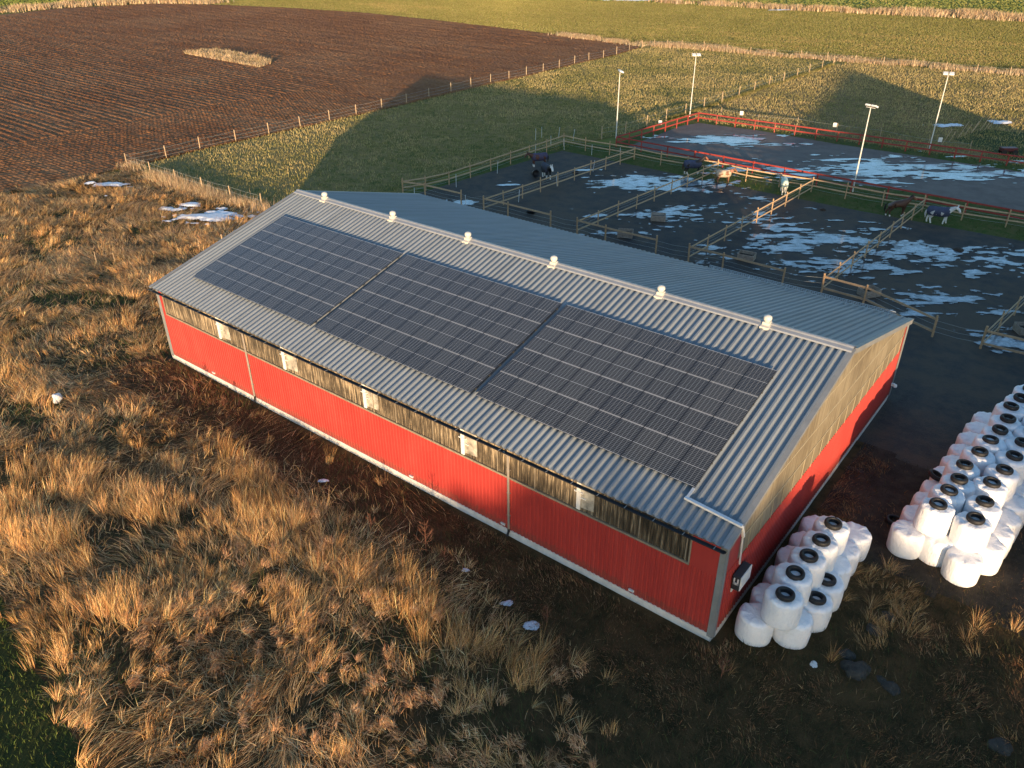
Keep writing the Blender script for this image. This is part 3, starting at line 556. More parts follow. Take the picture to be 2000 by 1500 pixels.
def extrude(mb, pts, fn, ny=1):
    m = len(pts); vs = []
    for j in range(ny+1):
        for x, h in pts: vs.append(fn(x, j/ny, h))
    fs = [(j*m+i, j*m+i+1, (j+1)*m+i+1, (j+1)*m+i) for j in range(ny) for i in range(m-1)]
    mb.add(vs, fs)
PROF = [(0, 0), (.32, 0), (.50, .075), (.74, .075), (.92, 0)]
for sgn in (-1, 1):
    mb = MB(); pts = ribbed(LX, SL, .3338, PROF)
    extrude(mb, pts, lambda x, t, h: (x, sgn*(-0+HW*(1-t))-0 if True else 0, ZE+(ZR-ZE)*t+h))
    r = mb.build("roof", m_roof, barn)
    if sgn == 1: r.data.flip_normals()
mb = MB()      # flat deck under the sheets so nothing shows through
for sgn in (-1, 1):
    mb.add([(0.05, sgn*HW*.995, ZE-.06), (LX-.05, sgn*HW*.995, ZE-.06), (LX-.05, 0, ZR-.06), (.05, 0, ZR-.06)], [(0, 1, 2, 3)])
mb.build("roof_deck", m_trim, barn)
mb = MB(); pr = [(-.34, -.075), (-.30, -.015), (-.12, .03), (-.07, .075), (0, .095), (.07, .075), (.12, .03), (.30, -.015), (.34, -.075)]
vs = []
for x in (-.03, LX+.03):
    for y, z in pr: vs.append((x, y, ZR+z+.06))
mb.add(vs, [(i, i+1, 9+i+1, 9+i) for i in range(8)]); mb.build("ridge_cap", M("galvanised_ridge", (.30, .31, .32), .45, .1, 3, metal=.1), barn)
for x in (0, LX):
    for sgn in (-1, 1):
        mb = MB(); o = .06 if x else -.06
        a = Vector((x+o*.5, sgn*(HW+.02), ZE-.02)); b = Vector((x+o*.5, sgn*.02, ZR-.02)); n = Vector((0, sgn*SZ, SY))
        for (p, q, w) in ((a+n*.07, b+n*.07, .02),):
            mb.bar(p, q, .20, .022)
        mb.bar(a-n*.07+Vector((o*.9, 0, 0)), b-n*.07+Vector((o*.9, 0, 0)), .02, .26)
        mb.build("rake_trim", m_trim, barn)
# gutter along the front eave, snow rails on the back
mb = MB(); g = []
for x in (0, LX):
    for k in range(9):
        a = PI*k/8; g.append((x, -HW-.09+.085*math.cos(a+PI), ZE-.07-.085*math.sin(a)))
mb.add(g, [(k, k+1, 9+k+1, 9+k) for k in range(8)])
mb.tube([(0, -HW-.175, ZE-.065), (LX, -HW-.175, ZE-.065)], .012, 6)
for x in (0.005, LX-.005): mb.lathe([(0, 0), (.085, 0)], (x, -HW-.09, ZE-.075), 12)
gut = mb.build("gutter", m_black, barn)
mb = MB()
for k in range(31): mb.box((.3+k*1.18, -HW-.09, ZE-.055), (.03, .20, .012))
mb.build("gutter_strap", m_trim, gut)
mb = MB()
for sgn in (1,):
    mb.box((LX/2, HW+.05, ZE-.08), (LX, .12, .12))
mb.build("gutter", m_trim, barn)
# walls
WPROF = [(0, 0), (.35, 0), (.45, .028), (.85, .028), (.95, 0)]
def wall(x0, x1, y, z0, z1, outward, along='x', top=None):
    mb = MB(); pts = ribbed(x1-x0, 1, .2, WPROF)
    if along == 'x': extrude(mb, pts, lambda u, t, h: (x0+u, y+outward*h, z0+(z1-z0)*t))
    else: extrude(mb, pts, lambda u, t, h: (y+outward*h, x0+u, z0+((top(x0+u) if top else z1)-z0)*t))
    return mb
wall(WX0, WX1, -WY, .34, ZB, -1).build("wall", m_red, barn)
wall(WX0, WX1, WY, .34, ZE, 1).build("wall", m_red, barn)
wall(-WY, WY, WX1, .34, ZB, 1, 'y').build("wall", m_red, barn)
top = lambda y: ZE-.08+(ZR-ZE)*(1-abs(y)/HW)
wall(-WY, WY, WX0, .34, 0, -1, 'y', top).build("wall", m_red, barn)
mb = MB()          # red margins left and right of the translucent sheets
for cx_, w_ in ((.36, .54), (35.37, 1.26)):
    mb = MB(); mb.box((cx_, -WY-.016, (ZB+ZE)/2-.02), (w_, .03, ZE-ZB)); mb.build("wall_edge", m_red, barn)
for y0, y1 in ((-WY, -9.72), (10.5, WY)):
    mb = MB(); mb.add([(WX1+.016, y0, ZB), (WX1+.016, y1, ZB), (WX1+.016, y1, top(y1)), (WX1+.016, y0, top(y0))], [(0, 1, 2, 3)]); mb.build("wall_edge", m_red, barn)
mb = MB()          # translucent band under the front eave, ribbed
pts = ribbed(34.05, 1, .11, [(0, 0), (.3, 0), (.5, .02), (.8, .02)])
extrude(mb, pts, lambda u, t, h: (.65+u, -WY+.03-h, ZB+.06+(ZE-ZB-.1)*t)); mb.build("translucent_band", m_band, barn)
mb = MB(); mb.box((17.7, -WY-.03, ZB+.03), (34.1, .07, .09)); mb.box((.64, -WY-.03, (ZB+ZE)/2), (.05, .06, ZE-ZB)); mb.box((34.72, -WY-.03, (ZB+ZE)/2), (.06, .06, ZE-ZB))
rb = random.Random(4)
for k in range(17): mb.box((1.9+k*2.02+rb.uniform(-.5, .5), -WY-.005, (ZB+ZE)/2), (.045, .03, ZE-ZB-.15))
mb.build("band_frame", M("weathered_batten", (.27, .22, .155), .7, .2, 3), barn)
for u, w in ((5.98, 1.5), (11.62, 1.65), (17.66, 1.35), (23.8, 1.15), (29.8, 1.0)):
    mb = MB(); z0, z1 = ZB+.12, ZE-.12
    mb.box((u+.11, -WY-.03, (z0+z1)/2), (.18, .07, z1-z0)); mb.box((u+.12, -WY-.04, z0+.62*(z1-z0)), (.40, .10, .05)); mb.box((u+.3, -WY-.04, z0+.44*(z1-z0)), (.3, .06, .04))
    sh = mb.build("white_duct", m_white, barn, bevel=.01)
    mb = MB(); mb.add([(u+.21, -WY-.004, z0+.10), (u+.26+w*.55, -WY-.004, z0+.16), (u+.26+w*.55, -WY-.004, z1), (u+.21, -WY-.004, z1)], [(0, 1, 2, 3)])
    mb.build("lit_pane", M("pale_clear_sheet", (.52, .47, .38), .5, .5, 2), sh)
# gable: three rows of translucent sheets overlapping, with laps as thin strips
mb = MB(); ys = np.linspace(-9.72, 10.5, 56); z0 = ZB+.02
def gz(y): return top(y)-.12
rows = [ZB+.02, ZB+1.02, ZB+2.12, ZB+3.3, 9]
for r_ in range(4):
    for a, b in zip(ys[:-1], ys[1:]):
        lo = rows[r_]; h1, h2 = min(gz(a), rows[r_+1]+.05), min(gz(b), rows[r_+1]+.05)
        if h1 <= lo and h2 <= lo: continue
        xx = WX1+.012+.006*r_
        mb.add([(xx, a, lo), (xx, b, lo), (xx, b, max(h2, lo)), (xx, a, max(h1, lo))], [(0, 1, 2, 3)])
mb.build("gable_sheeting", m_gable, barn)
m_lap = M("sheet_lap", (.44, .375, .25), .5, .1, 2)
mb = MB()
for z in rows[1:4]:
    yy = HW*(1-(z+.25-ZE)/(ZR-ZE)) if z > ZE else 12
    mb.box((WX1+.034, (max(-9.7, -yy)+min(10.45, yy))/2, z), (.02, min(10.45, yy)-max(-9.7, -yy), .05))
for y in np.arange(-8.9, 10.2, 1.06): mb.box((WX1+.036, y, (ZB+ZB+.98)/2), (.014, .02, .95))
mb.build("sheet_lap", m_lap, barn)
mb = MB()
for x, y in ((WX1+.01, -WY-.01), (WX0-.01, -WY-.01), (WX1+.01, WY+.01), (WX0-.01, WY+.01)):
    mb2 = MB(); s1 = -1 if x < 9 else 1; s2 = -1 if y < 0 else 1
    mb2.box((x-s1*.10+s1*.03, y+s2*.03, (.22+ZE)/2-.04), (.26, .02, ZE-.3)); mb2.box((x+s1*.035, y-s2*.10+s2*.03, (.22+ZE)/2-.04), (.02, .26, ZE-.3)); mb2.build("corner_trim", m_trim, barn)
mb = MB()
mb.box((LX/2, -WY+.10, .12), (WX1-WX0+.02, .30, .46)); mb.box((LX/2, WY-.10, .12), (WX1-WX0+.02, .30, .46)); mb.box((WX1-.13, 0, .12), (.30, 2*WY-.5, .46)); mb.box((WX0+.13, 0, .12), (.30, 2*WY-.5, .46))
mb.build("plinth", m_plinth, barn)
for u in (8.45, 26.45):
    mb = MB(); mb.tube([(u, -HW-.09, ZE-.12), (u, -WY-.10, ZE-.45), (u, -WY-.09, 2.5), (u, -WY-.09, .45)], .055, 10)
    for z in (3.6, 2.4, 1.2): mb.box((u, -WY-.07, z), (.16, .10, .03))
    dp = mb.build("downpipe", m_pipe, barn, smooth=False)
    mb = MB(); mb.tube([(u, -WY-.09, .46), (u, -WY-.09, .3), (u, -WY-.2, .12)], .06, 10); mb.build("pipe_shoe", m_black, dp)
for u, z in ((4.53, .55), (20.53, .5), (32.56, .52), (26.1, .52)):
    mb = MB(); mb.box((u, -WY-.05, z), (.22, .05, .10)); mb.box((u, -WY-.085, z+.04), (.24, .03, .02)); mb.build("wall_vent", m_white, barn)
mb = MB(); mb.box((WX1+.12, 10.7, 1.05), (.16, .14, .14)); mb.lathe([(0, .1), (.09, .08), (.11, 0), (.1, -.06)], (WX1+.24, 10.7, 1.0), 12); mb.build("wall_lamp", m_white, barn)
# roof vents
m_vent = M("cream_vent_plastic", (.56, .53, .47), .45, .06, 4)
for u in (2.84, 9.0, 14.93, 20.8, 27.05, 32.32):
    mb = MB(); mb.box((u, -.16, ZR+.02), (.42, .5, .14), Matrix.Rotation(.2, 3, 'X')); mb.box((u, -.10, ZR+.14), (.32, .32, .14))
    mb.lathe([(.12, .1), (.12, .3)], (u, -.1, ZR), 14)
    v = mb.build("roof_vent", m_vent, barn, bevel=.015)
    mb = MB(); mb.lathe([(.10, .24), (.15, .26), (.185, .32), (.19, .40), (.165, .46), (.11, .50), (0, .52)], (u, -.1, ZR), 18); mb.build("cap", m_vent, v, smooth=True)
# snow guard on the far eave, right-hand end
mb = MB(); x0, x1 = 24.6, 35.3; y = HW-.5; z = ZE+(ZR-ZE)*.5/HW
for h in (.12, .2, .28): mb.tube([(x0, y, z+h), (x1, y, z+h)], .016, 6)
for k in range(90):
    x = x0+(x1-x0)*k/89; mb.box((x, y, z+.2), (.014, .014, .2))
for k in range(10):
    x = x0+.3+(x1-x0-.6)*k/9; mb.bar((x, y-.3, z+.1), (x, y, z+.14), .04, .03); mb.bar((x, y-.28, z+.1), (x, y, z+.27), .02, .02)
mb.build("snow_guard", M("galvanised", (.48, .50, .50), .4, .1, 4, metal=.4), barn)

# ---------------------------------------------------------------- solar arrays
def pv_mat():
    m, n, N, L, b = newmat("solar_cells"); uv = N.new("ShaderNodeUVMap").outputs[0]
    sx = N.new("ShaderNodeSeparateXYZ"); L.new(uv, sx.inputs[0]); u, v = sx.outputs[0], sx.outputs[1]
    def line(c, k, w):      # 1 on the cell borders
        f = math_(N, L, 'FRACT', math_(N, L, 'MULTIPLY', c, k)); a = math_(N, L, 'ABSOLUTE', math_(N, L, 'SUBTRACT', f, .5))
        return math_(N, L, 'GREATER_THAN', a, .5-w)
    gu = line(u, 6, .045); gv = line(v, 20, .09)
    g = math_(N, L, 'MAXIMUM', math_(N, L, 'MULTIPLY', gu, .62), math_(N, L, 'MULTIPLY', gv, .5))
    av = math_(N, L, 'ABSOLUTE', math_(N, L, 'SUBTRACT', v, .5))
    mid = math_(N, L, 'LESS_THAN', av, .006); end = math_(N, L, 'GREATER_THAN', av, .489)
    au = math_(N, L, 'ABSOLUTE', math_(N, L, 'SUBTRACT', u, .5)); side = math_(N, L, 'GREATER_THAN', au, .486)
    oi = N.new("ShaderNodeObjectInfo"); rnd = oi.outputs["Random"]
    cell = mix(N, L, rnd, (.022, .022, .022), (.036, .036, .034))
    c = mix(N, L, g, cell, (.30, .30, .29)); c = mix(N, L, mid, c, (.42, .42, .41)); c = mix(N, L, end, c, (.50, .50, .49)); c = mix(N, L, side, c, (.02, .02, .022))
    L.new(c, b.inputs["Base Color"]); b.inputs["Roughness"].default_value = .10; b.inputs["Specular IOR Level"].default_value = .7
    b.inputs["Coat Weight"].default_value = .0
    return m
m_pv = pv_mat()
def panel_mesh():
    w, h, t = 1.034, 1.745, .035; me = bpy.data.meshes.new("solar_panel"); bm = bmesh.new()
    vs = [bm.verts.new(p) for p in ((0, 0, 0), (w, 0, 0), (w, h, 0), (0, h, 0), (0, 0, -t), (w, 0, -t), (w, h, -t), (0, h, -t))]
    uvl = bm.loops.layers.uv.new("UVMap"); f = bm.faces.new(vs[:4])
    for l, uv in zip(f.loops, ((0, 0), (1, 0), (1, 1), (0, 1))): l[uvl].uv = uv
    for a, b_, c, d in ((0, 4, 5, 1), (1, 5, 6, 2), (2, 6, 7, 3), (3, 7, 4, 0)):
        q = bm.faces.new((vs[a], vs[b_], vs[c], vs[d])); q.material_index = 1
    bm.to_mesh(me); bm.free(); me.materials.append(m_pv); me.materials.append(m_black); return me
pvm = panel_mesh()
RS = Matrix(((1, 0, 0), (0, SY, -SZ), (0, SZ, SY)))
m_alu = M("aluminium_rail", (.10, .10, .095), .4, .08, 4, metal=.5)
for k, lab in enumerate(("black solar array at the far left end of the roof", "middle black solar array between two dark gaps on the roof", "black solar array at the near right end of the roof")):
    u0 = 1.922+k*(10.5+.275); s0 = 1.767; org = Vector((u0, -HW+SY*s0-SZ*.195, ZE+SZ*s0+SY*.195))
    t = thing("solar_array", lab, "solar array", org, 0, "solar arrays on the barn roof"); t.rotation_euler = (math.atan2(SZ, SY), 0, 0)
    for i in range(10):
        for j in range(4):
            p = bpy.data.objects.new("solar_panel", pvm); COL.objects.link(p); p.parent = t; p.location = (.008+i*1.05, .01+j*1.77, 0)
    mb = MB()
    for j in range(4):
        for d in (.38, 1.37): mb.box((5.25, j*1.77+d, -.075), (10.52, .04, .075))
    mb.build("mounting_rail", m_alu, t)
# cable tray and inverter
mb = MB(); e = org+Vector((0, 0, 0)); xr = u0+10.52
def rp(x, s, h=.13): return Vector((x, -HW+SY*s-SZ*h, ZE+SZ*s+SY*h))
mb.bar(rp(xr-.05, 1.75), rp(xr-.05, 1.18), .10, .06); mb.bar(rp(xr-.12, 1.22), rp(LX+.1, 1.05), .14, .08)
tray = mb.build("cable_tray", M("galvanised_tray", (.55, .58, .60), .35, .1, 5, metal=.3)); tag(tray, "bent galvanised cable tray from the solar panels over the roof edge", "cable tray")
mb = MB(); mb.bar(rp(LX+.1, 1.05), (LX+.12, -10.0, 4.55), .10, .08); mb.bar((LX+.10, -10.0, 4.6), (LX+.09, -9.75, 3.05), .05, .05); mb.build("conduit", m_white, tray)
inv = thing("inverter", "white fronted inverter box on the barn gable near the corner", "inverter", (WX1+.05, -9.55, 2.35))
mb = MB(); mb.box((.16, 0, 0), (.30, .95, .66)); mb.build("casing", M("dark_casing", (.03, .034, .038), .5, .1, 5), inv, bevel=.02)
mb = MB(); mb.box((.325, .02, 0), (.04, .93, .64)); mb.build("front_cover", m_white, inv, bevel=.015)
mb = MB(); mb.box((.17, -.49, 0), (.2, .03, .09)); mb.box((.10, -.49, .1), (.05, .03, .28)); mb.box((.24, -.49, .1), (.05, .03, .28)); mb.build("handle", m_white, inv)
mb = MB(); mb.box((.02, -.3, -.45), (.04, .2, .25)); mb.build("wall_bracket", m_white, inv)

# ---------------------------------------------------------------- bales and tyres
def bale_mat():
    m, n, N, L, b = newmat("bale_film"); v = tc(N, 'obj'); f = noise(N, L, v, 2.2, 5, .6); f2 = noise(N, L, v, 14, 4, .6, (1, 1, .25))
    oi = N.new('ShaderNodeObjectInfo'); off = N.new('ShaderNodeVectorMath'); off.operation = 'ADD'; L.new(v, off.inputs[0]); cx_ = N.new('ShaderNodeCombineXYZ'); rr = math_(N, L, 'MULTIPLY', oi.outputs['Random'], 40); L.new(rr, cx_.inputs[0]); L.new(rr, cx_.inputs[2]); L.new(cx_.outputs[0], off.inputs[1]); gr = noise(N, L, off.outputs[0], 1.6, 6, .75)
    L.new(ramp(N, L, gr, [(.28, (.64, .63, .60)), (.40, (.80, .80, .81)), (.6, (.85, .85, .86))]), b.inputs["Base Color"]); b.inputs["Roughness"].default_value = .34
    h = math_(N, L, 'ADD', math_(N, L, 'MULTIPLY', f2, .5), f); bump(N, L, b, h, 1.0, .06)
    return m
m_bale = bale_mat()
def bale_mesh(seed):
    n, R, H = 40, .685, 1.22; r = random.Random(seed)
    prof = [(0, 0)]+[(R-.13+.13*math.sin(a), .11-.11*math.cos(a)) for a in np.linspace(0, PI/2, 5)]+[(R+.012, H*.3), (R+.02, H*.5), (R+.012, H*.7)]+[(R-.17+.17*math.cos(a), H-.15+.15*math.sin(a)) for a in np.linspace(0, PI/2, 6)]+[(R*.55, H+.012), (R*.2, H+.012), (0, H+.005)]
    mb = MB(); mb.lathe(prof, (0, 0, 0), n)
    V = np.array(mb.v); a = np.arctan2(V[:, 1], V[:, 0]); rr = np.hypot(V[:, 0], V[:, 1]); s = seed*3.7
    k = 1+.045*(fbm(np.cos(a)*1.6+s, np.sin(a)*1.6+V[:, 2]*1.2, 90, 3)-.5)*2
    V[:, 0] *= k; V[:, 1] *= k
    # pleats on the shoulders where the film gathers
    sh = sst(.30, .62, rr)*sst(H*.72, H*.95, V[:, 2]); V[:, 2] -= .022*sh*(np.sin(a*13+s)+np.sin(a*7+2*s))
    V[:, 2] *= 1+.03*math.sin(s); mb.v = [tuple(v) for v in V]
    me = mb.mesh("wrapped_bale"); bm = bmesh.new(); bm.from_mesh(me); bmesh.ops.remove_doubles(bm, verts=bm.verts, dist=.004); bmesh.ops.recalc_face_normals(bm, faces=bm.faces); bm.to_mesh(me); bm.free()
    me.materials.append(m_bale); me.polygons.foreach_set("use_smooth", [True]*len(me.polygons)); return me
BM_ = [bale_mesh(k) for k in range(6)]
m_tyre = M("tyre_rubber", (.016, .016, .017), .6, .25, 8, .4, 30, .01)
def tyre_mesh(R=.34, w=.215):
    mb = MB(); r = R-.145; prof = [(r, .03), (r-.005, w*.12), (R-.06, 0), (R-.02, .02), (R, .06), (R+.004, w*.5), (R, w-.06), (R-.02, w-.02), (R-.06, w), (r-.005, w*.88), (r, w-.03), (r+.02, w*.5)]
    mb.lathe(prof, (0, 0, 0), 28, True); me = mb.mesh("tyre"); bm = bmesh.new(); bm.from_mesh(me); bmesh.ops.recalc_face_normals(bm, faces=bm.faces); bm.to_mesh(me); bm.free()
    me.materials.append(m_tyre); me.polygons.foreach_set("use_smooth", [True]*len(me.polygons)); return me
TM_ = tyre_mesh()
ORD = ["front", "second", "third", "fourth", "fifth", "sixth", "seventh", "eighth", "ninth", "tenth", "eleventh", "twelfth"]
def ordn(i): return "front" if i == 0 else ORD[i]+" from front"
rr_ = random.Random(3)
def bale(x, y, z, label, group):
    o = bpy.data.objects.new("wrapped_bale", BM_[rr_.randrange(6)]); COL.objects.link(o); o.location = (x, y, z)
    o.rotation_euler = (rr_.uniform(-.03, .03), rr_.uniform(-.03, .03), rr_.choice((0, PI))+rr_.uniform(-.12, .12)); k = rr_.uniform(.97, 1.02); o.scale = (k, k*.915, rr_.uniform(.97, 1.03)); tag(o, label, "bale", group)
def tyre(x, y, z, label, group, tx=0, ty=0):
    o = bpy.data.objects.new("tyre", TM_); COL.objects.link(o); o.location = (x, y, z); o.rotation_euler = (tx, ty, rr_.uniform(0, 6)); tag(o, label, "tyre", group)
G1, G2, G3 = "wrapped bales in the small stack by the barn", "wrapped bales in the large stack at the right", "tyres weighing down the bale stacks"
for i, y in enumerate((-9.75, -8.50, -7.25, -6.0, -4.75, -3.5)):
    bale(37.10, y, .02, f"white bale, {ordn(i)} of the bottom wall-side row in the small stack", G1)
for i, (x, y) in enumerate(((38.22, -9.0), (38.5, -7.75), (38.5, -6.52), (38.42, -5.3), (38.4, -4.2), (38.45, -3.0))):
    bale(x, y, .02, f"white bale, {ordn(i)} of the bottom outer row in the small stack", G1)
for i, (x, y) in enumerate(((37.86, -9.55), (37.74, -8.3), (37.8, -7.1), (37.86, -5.95), (37.88, -4.7))):
    bale(x, y, 1.22, f"white bale, {ordn(i)} of the top row in the small stack", G1)
    tyre(x+.03, y-.08, 2.43, f"black tyre on the {ordn(i)} top bale of the small stack", G3, rr_.uniform(-.06, .1), rr_.uniform(-.06, .06))
for i, (x, y) in enumerate(((38.6, -7.85), (38.57, -6.66))): tyre(x, y, 1.245, f"black tyre on the {'nearer' if i == 0 else 'farther'} low outer bale of the small stack", G3, 0, .12)
XA = [(40.87,-0.94),(40.99,0.30),(41.15,1.41),(41.09,2.66),(41.40,4.13),(41.58,5.45),(41.74,6.64),(41.85,7.94),(41.75,9.26),(41.98,10.41)]
XB = [(42.28,-0.98),(42.34,0.42),(42.29,1.98),(42.53,3.31),(42.67,4.72),(42.78,6.12)]
XA += [(42.2, 11.7)]; XB += [(42.95, 7.5), (43.1, 8.8), (43.25, 10.1)]
for i, (x, y) in enumerate(XA):
    bale(x, y, 1.22, f"white bale, {ordn(i)} of the barn-side top row in the large stack", G2); tyre(x, y, 2.43, f"black tyre on the {ordn(i)} barn-side top bale of the large stack", G3, rr_.uniform(-.06, .1), rr_.uniform(-.08, .08))
for i, (x, y) in enumerate(XB):
    bale(x, y, 1.22, f"white bale, {ordn(i)} of the outer top row in the large stack", G2); tyre(x, y, 2.43, f"black tyre on the {ordn(i)} outer top bale of the large stack", G3, rr_.uniform(-.06, .1), rr_.uniform(-.08, .08))
for i in range(10):
    x, y = 40.22+.085*i, -1.45+1.27*i; bale(x, y, .02, f"white bale, {ordn(i)} of the bottom barn-side row in the large stack", G2)
for i in range(9):
    x, y = (42.45, -1.75) if i == 0 else (42.9+.09*i, -1.75+1.25*i); bale(x, y, .02, f"white bale, {ordn(i)} of the bottom outer row in the large stack", G2)
bale(41.32, -1.15, .02, "white bale in the middle of the large stack's front end, under two upper bales", G2)
tyre(39.36, .16, .04, "black tyre lying on the dark ground between the two stacks", G3)
tyre(40.1, 2.9, 1.25, "black tyre slipped down on a low bale of the large stack", G3, .2, .3)

# ---------------------------------------------------------------- fences
m_post = M("new_fence_timber", (.50, .32, .17), .8, .18, 6); m_rail = M("fence_board", (.52, .36, .21), .8, .18, 5)
m_old = M("weathered_post", (.46, .33, .20), .85, .2, 6); m_redp = M("red_fence_paint", (.34, .045, .032), .6, .2, 4)
m_wire = M("pale_wire", (.40, .42, .38), .5, .1, 5); m_wp = M("white_plastic_post", (.75, .75, .73), .5, .05, 5)
def fence(name, label, group, pts, ph, pr, mat, rails=(), rmat=None, wires=(), sq=False, rw=.035, rh=.12, cat="fence", tilt=.04, wr=.008, off=0, wmat=None):
    t = thing(name, label, cat, (pts[0][0], pts[0][1], 0), 0, group); o = Vector((pts[0][0], pts[0][1], 0)); r = random.Random(len(pts)*7+int(abs(pts[0][0])*10))
    tops = []
    for x, y in pts:
        b = Vector((x, y, -.1))-o; h = ph*r.uniform(.94, 1.06); tp = Vector((x+r.uniform(-tilt, tilt), y+r.uniform(-tilt, tilt), h))-o; tops.append(tp)
        mb = MB()
        if sq: mb.bar(b, tp, pr*2, pr*2)
        else: mb.tube([b, tp], pr, 8)
        mb.build("post", mat, t)
    for z in rails:
        mb = MB()
        for (a, b) in zip(pts[:-1], pts[1:]):
            d = Vector((b[0]-a[0], b[1]-a[1], 0)).normalized(); n = Vector((-d.y, d.x, 0))*off
            mb.bar(Vector((a[0], a[1], z))-o+n-d*.02, Vector((b[0], b[1], z+r.uniform(-.02, .02)))-o+n+d*.02, rw, rh)
        mb.build("rail", rmat or mat, t)
    for z in wires:
        mb = MB()
        for (a, b) in zip(pts[:-1], pts[1:]):
            A, B = Vector((a[0], a[1], z))-o, Vector((b[0], b[1], z))-o; c = (A+B)/2; c.z -= .05; mb.tube([A, c, B], wr, 4, False)
        mb.build("wire", wmat or m_wire, t)
    return t
GF = "wire fences round the pasture"
fence("wire_fence", "wire fence of pale posts along the ploughed field", GF, FENCE_A, 1.42, .06, m_old, wires=(1.2, .75, .35))
fence("wire_fence", "wire fence running from the field corner to the barn gable", GF, FENCE_B+[(-13.0, 1.6)], 1.42, .05, m_old, wires=(1.25, .8))
fence("wire_fence", "far wire fence among reeds before the green crop field", GF, FENCE_C, 1.4, .07, m_old, wires=(1.1, .6))
fence("wire_fence", "diagonal wire fence beside the red arena corner", GF, FENCE_D, 1.45, .06, m_old, wires=(1.2, .7))
def lerp(a, b, n): return [(a[0]+(b[0]-a[0])*k/n, a[1]+(b[1]-a[1])*k/n) for k in range(n+1)]
GPD = "wooden paddock fences"
R5 = dict(rails=(1.22, .62), rmat=m_rail, wires=(.92, .35), off=.05)
LFT = [(-12.46,21.37),(-11.49,23.58),(-10.89,26.31),(-10.77,29.46),(-10.78,32.78),(-10.75,36.07),(-10.69,39.29),(-10.62,42.54),(-10.60,45.90)]
fence("paddock_fence", "board fence along the pasture side of the first paddock", GPD, LFT, 1.45, .055, m_post, **R5)
REAR = [(-10.60,45.90),(-7.43,45.67),(-4.27,45.80),(-1.05,45.79),(2.37,45.51),(5.46,45.73),(8.76,45.95),(12.16,45.42),(15.61,45.51),(18.67,45.93),(22.01,45.74),(25.42,45.64),(28.78,46.09),(32.14,45.75),(35.55,46.10),(38.66,46.40),(41.73,46.76)]
fence("paddock_fence", "long board fence behind all paddocks beside the arena", GPD, REAR, 1.5, .055, m_post, **R5)
DV = [([(-1.05,45.79),(-2.72,22.01)], 9), ([(8.76,45.95),(7.37,22.26)], 8), ([(18.67,45.93),(17.68,22.47)], 8), ([(28.78,46.09),(27.97,22.90)], 8), ([(41.73,46.76),(38.76,20.53)], 8)]
NM = ["first and second", "second and third", "third and fourth", "fourth and fifth", "fifth and sixth"]
for (q, n), nm in zip(DV, NM):
    fence("paddock_fence", f"board fence dividing the {nm} paddocks from the left", GPD, lerp(q[0], q[1], n), 1.42, .055, m_post, rails=(1.2, .45), rmat=m_rail, wires=(1.0, .75), off=.06)
FRONT = [[(-12.46,21.37),(-9.93,21.88),(-5.44,21.98)], [(-2.72,22.01),(0.00,22.12),(4.68,22.13)], [(7.37,22.26),(10.25,22.16),(14.90,22.26)], [(17.68,22.47),(20.56,22.40),(25.30,22.22)], [(27.97,22.90),(30.92,22.77),(35.99,20.41)], [(38.76,20.53),(41.44,20.61),(43.57,20.60)]]
for q, nm in zip(FRONT, ("first", "second", "third", "fourth", "fifth", "sixth")):
    fence("paddock_fence", f"short front fence of the {nm} paddock from the left beside its gate gap", GPD, q, 1.5, .07, m_post, rails=(1.2, .35) if nm in ("fifth", "sixth") else (1.2,), rmat=m_rail, wires=(.85, .5), off=.08, rh=.15)
for a, b, nm in ((FRONT[0][-1], FRONT[1][0], "first"), (FRONT[1][-1], FRONT[2][0], "second"), (FRONT[2][-1], FRONT[3][0], "third"), (FRONT[3][-1], FRONT[4][0], "fourth"), (FRONT[4][-1], FRONT[5][0], "fifth")):
    t = thing("gate_tape", f"pale tape gate across the opening of the {nm} paddock from the left", "tape gate", (a[0], a[1], 0), 0, "tape gates of the paddocks")
    for z in (1.15, .75, .4):
        mb = MB(); A = Vector((0, 0, z)); B = Vector((b[0]-a[0], b[1]-a[1], z)); c = (A+B)/2-Vector((0, 0, .08)); mb.tube([A, c, B], .008, 4, False); mb.build("tape", m_wire, t)
EP = [(-10.08,20.56),(-9.80,26.16),(-9.65,32.43),(-10.80,40.58),(-11.93,45.19),(-9.61,44.59),(-5.85,44.60),(-2.28,44.86),(-1.99,38.97),(-2.01,32.52),(-1.96,26.17),(-4.60,21.68)]
fence("electric_fence", "thin white electric fence posts inside the first paddock", None, EP[:], 1.25, .02, m_wp, wires=(1.0,), tilt=.12, cat="electric fence", wr=.005)
fence("electric_fence", "three loose white electric posts outside the first paddock corner", None, [(-14.98,46.27),(-15.15,47.74),(-13.38,48.75),(-11.26,48.76)], 1.3, .02, m_wp, wires=(), tilt=.2, cat="electric fence")
RN = [(-5.61,49.37)]+lerp(*[(-5.57,49.41),(36.36,49.93)], 16)[1:]
RN2 = [(RN[0][0], RN[0][1])]
for k in range(1, 19): RN2.append((RN[0][0]+(41.5-RN[0][0])*k/18*1.25, RN[0][1]+k*.02))
RK = dict(rails=(1.12, .55), rmat=m_redp, off=.05, rw=.05, rh=.15)
nearA, nearB, farA, farB = [(-5.61,49.37)][0], [(9.24,48.73)][0], [(-4.00,66.85)][0], [(33.46,67.62)][0]
def ext(a, b, k): return (a[0]+(b[0]-a[0])*k, a[1]+(b[1]-a[1])*k)
GR = "red board fences of the riding arena"
fence("arena_fence", "red board fence on the near long side of the arena", GR, lerp(nearA, ext(nearA, nearB, 4.6), 20), 1.2, .055, m_redp, sq=True, tilt=.01, **RK)
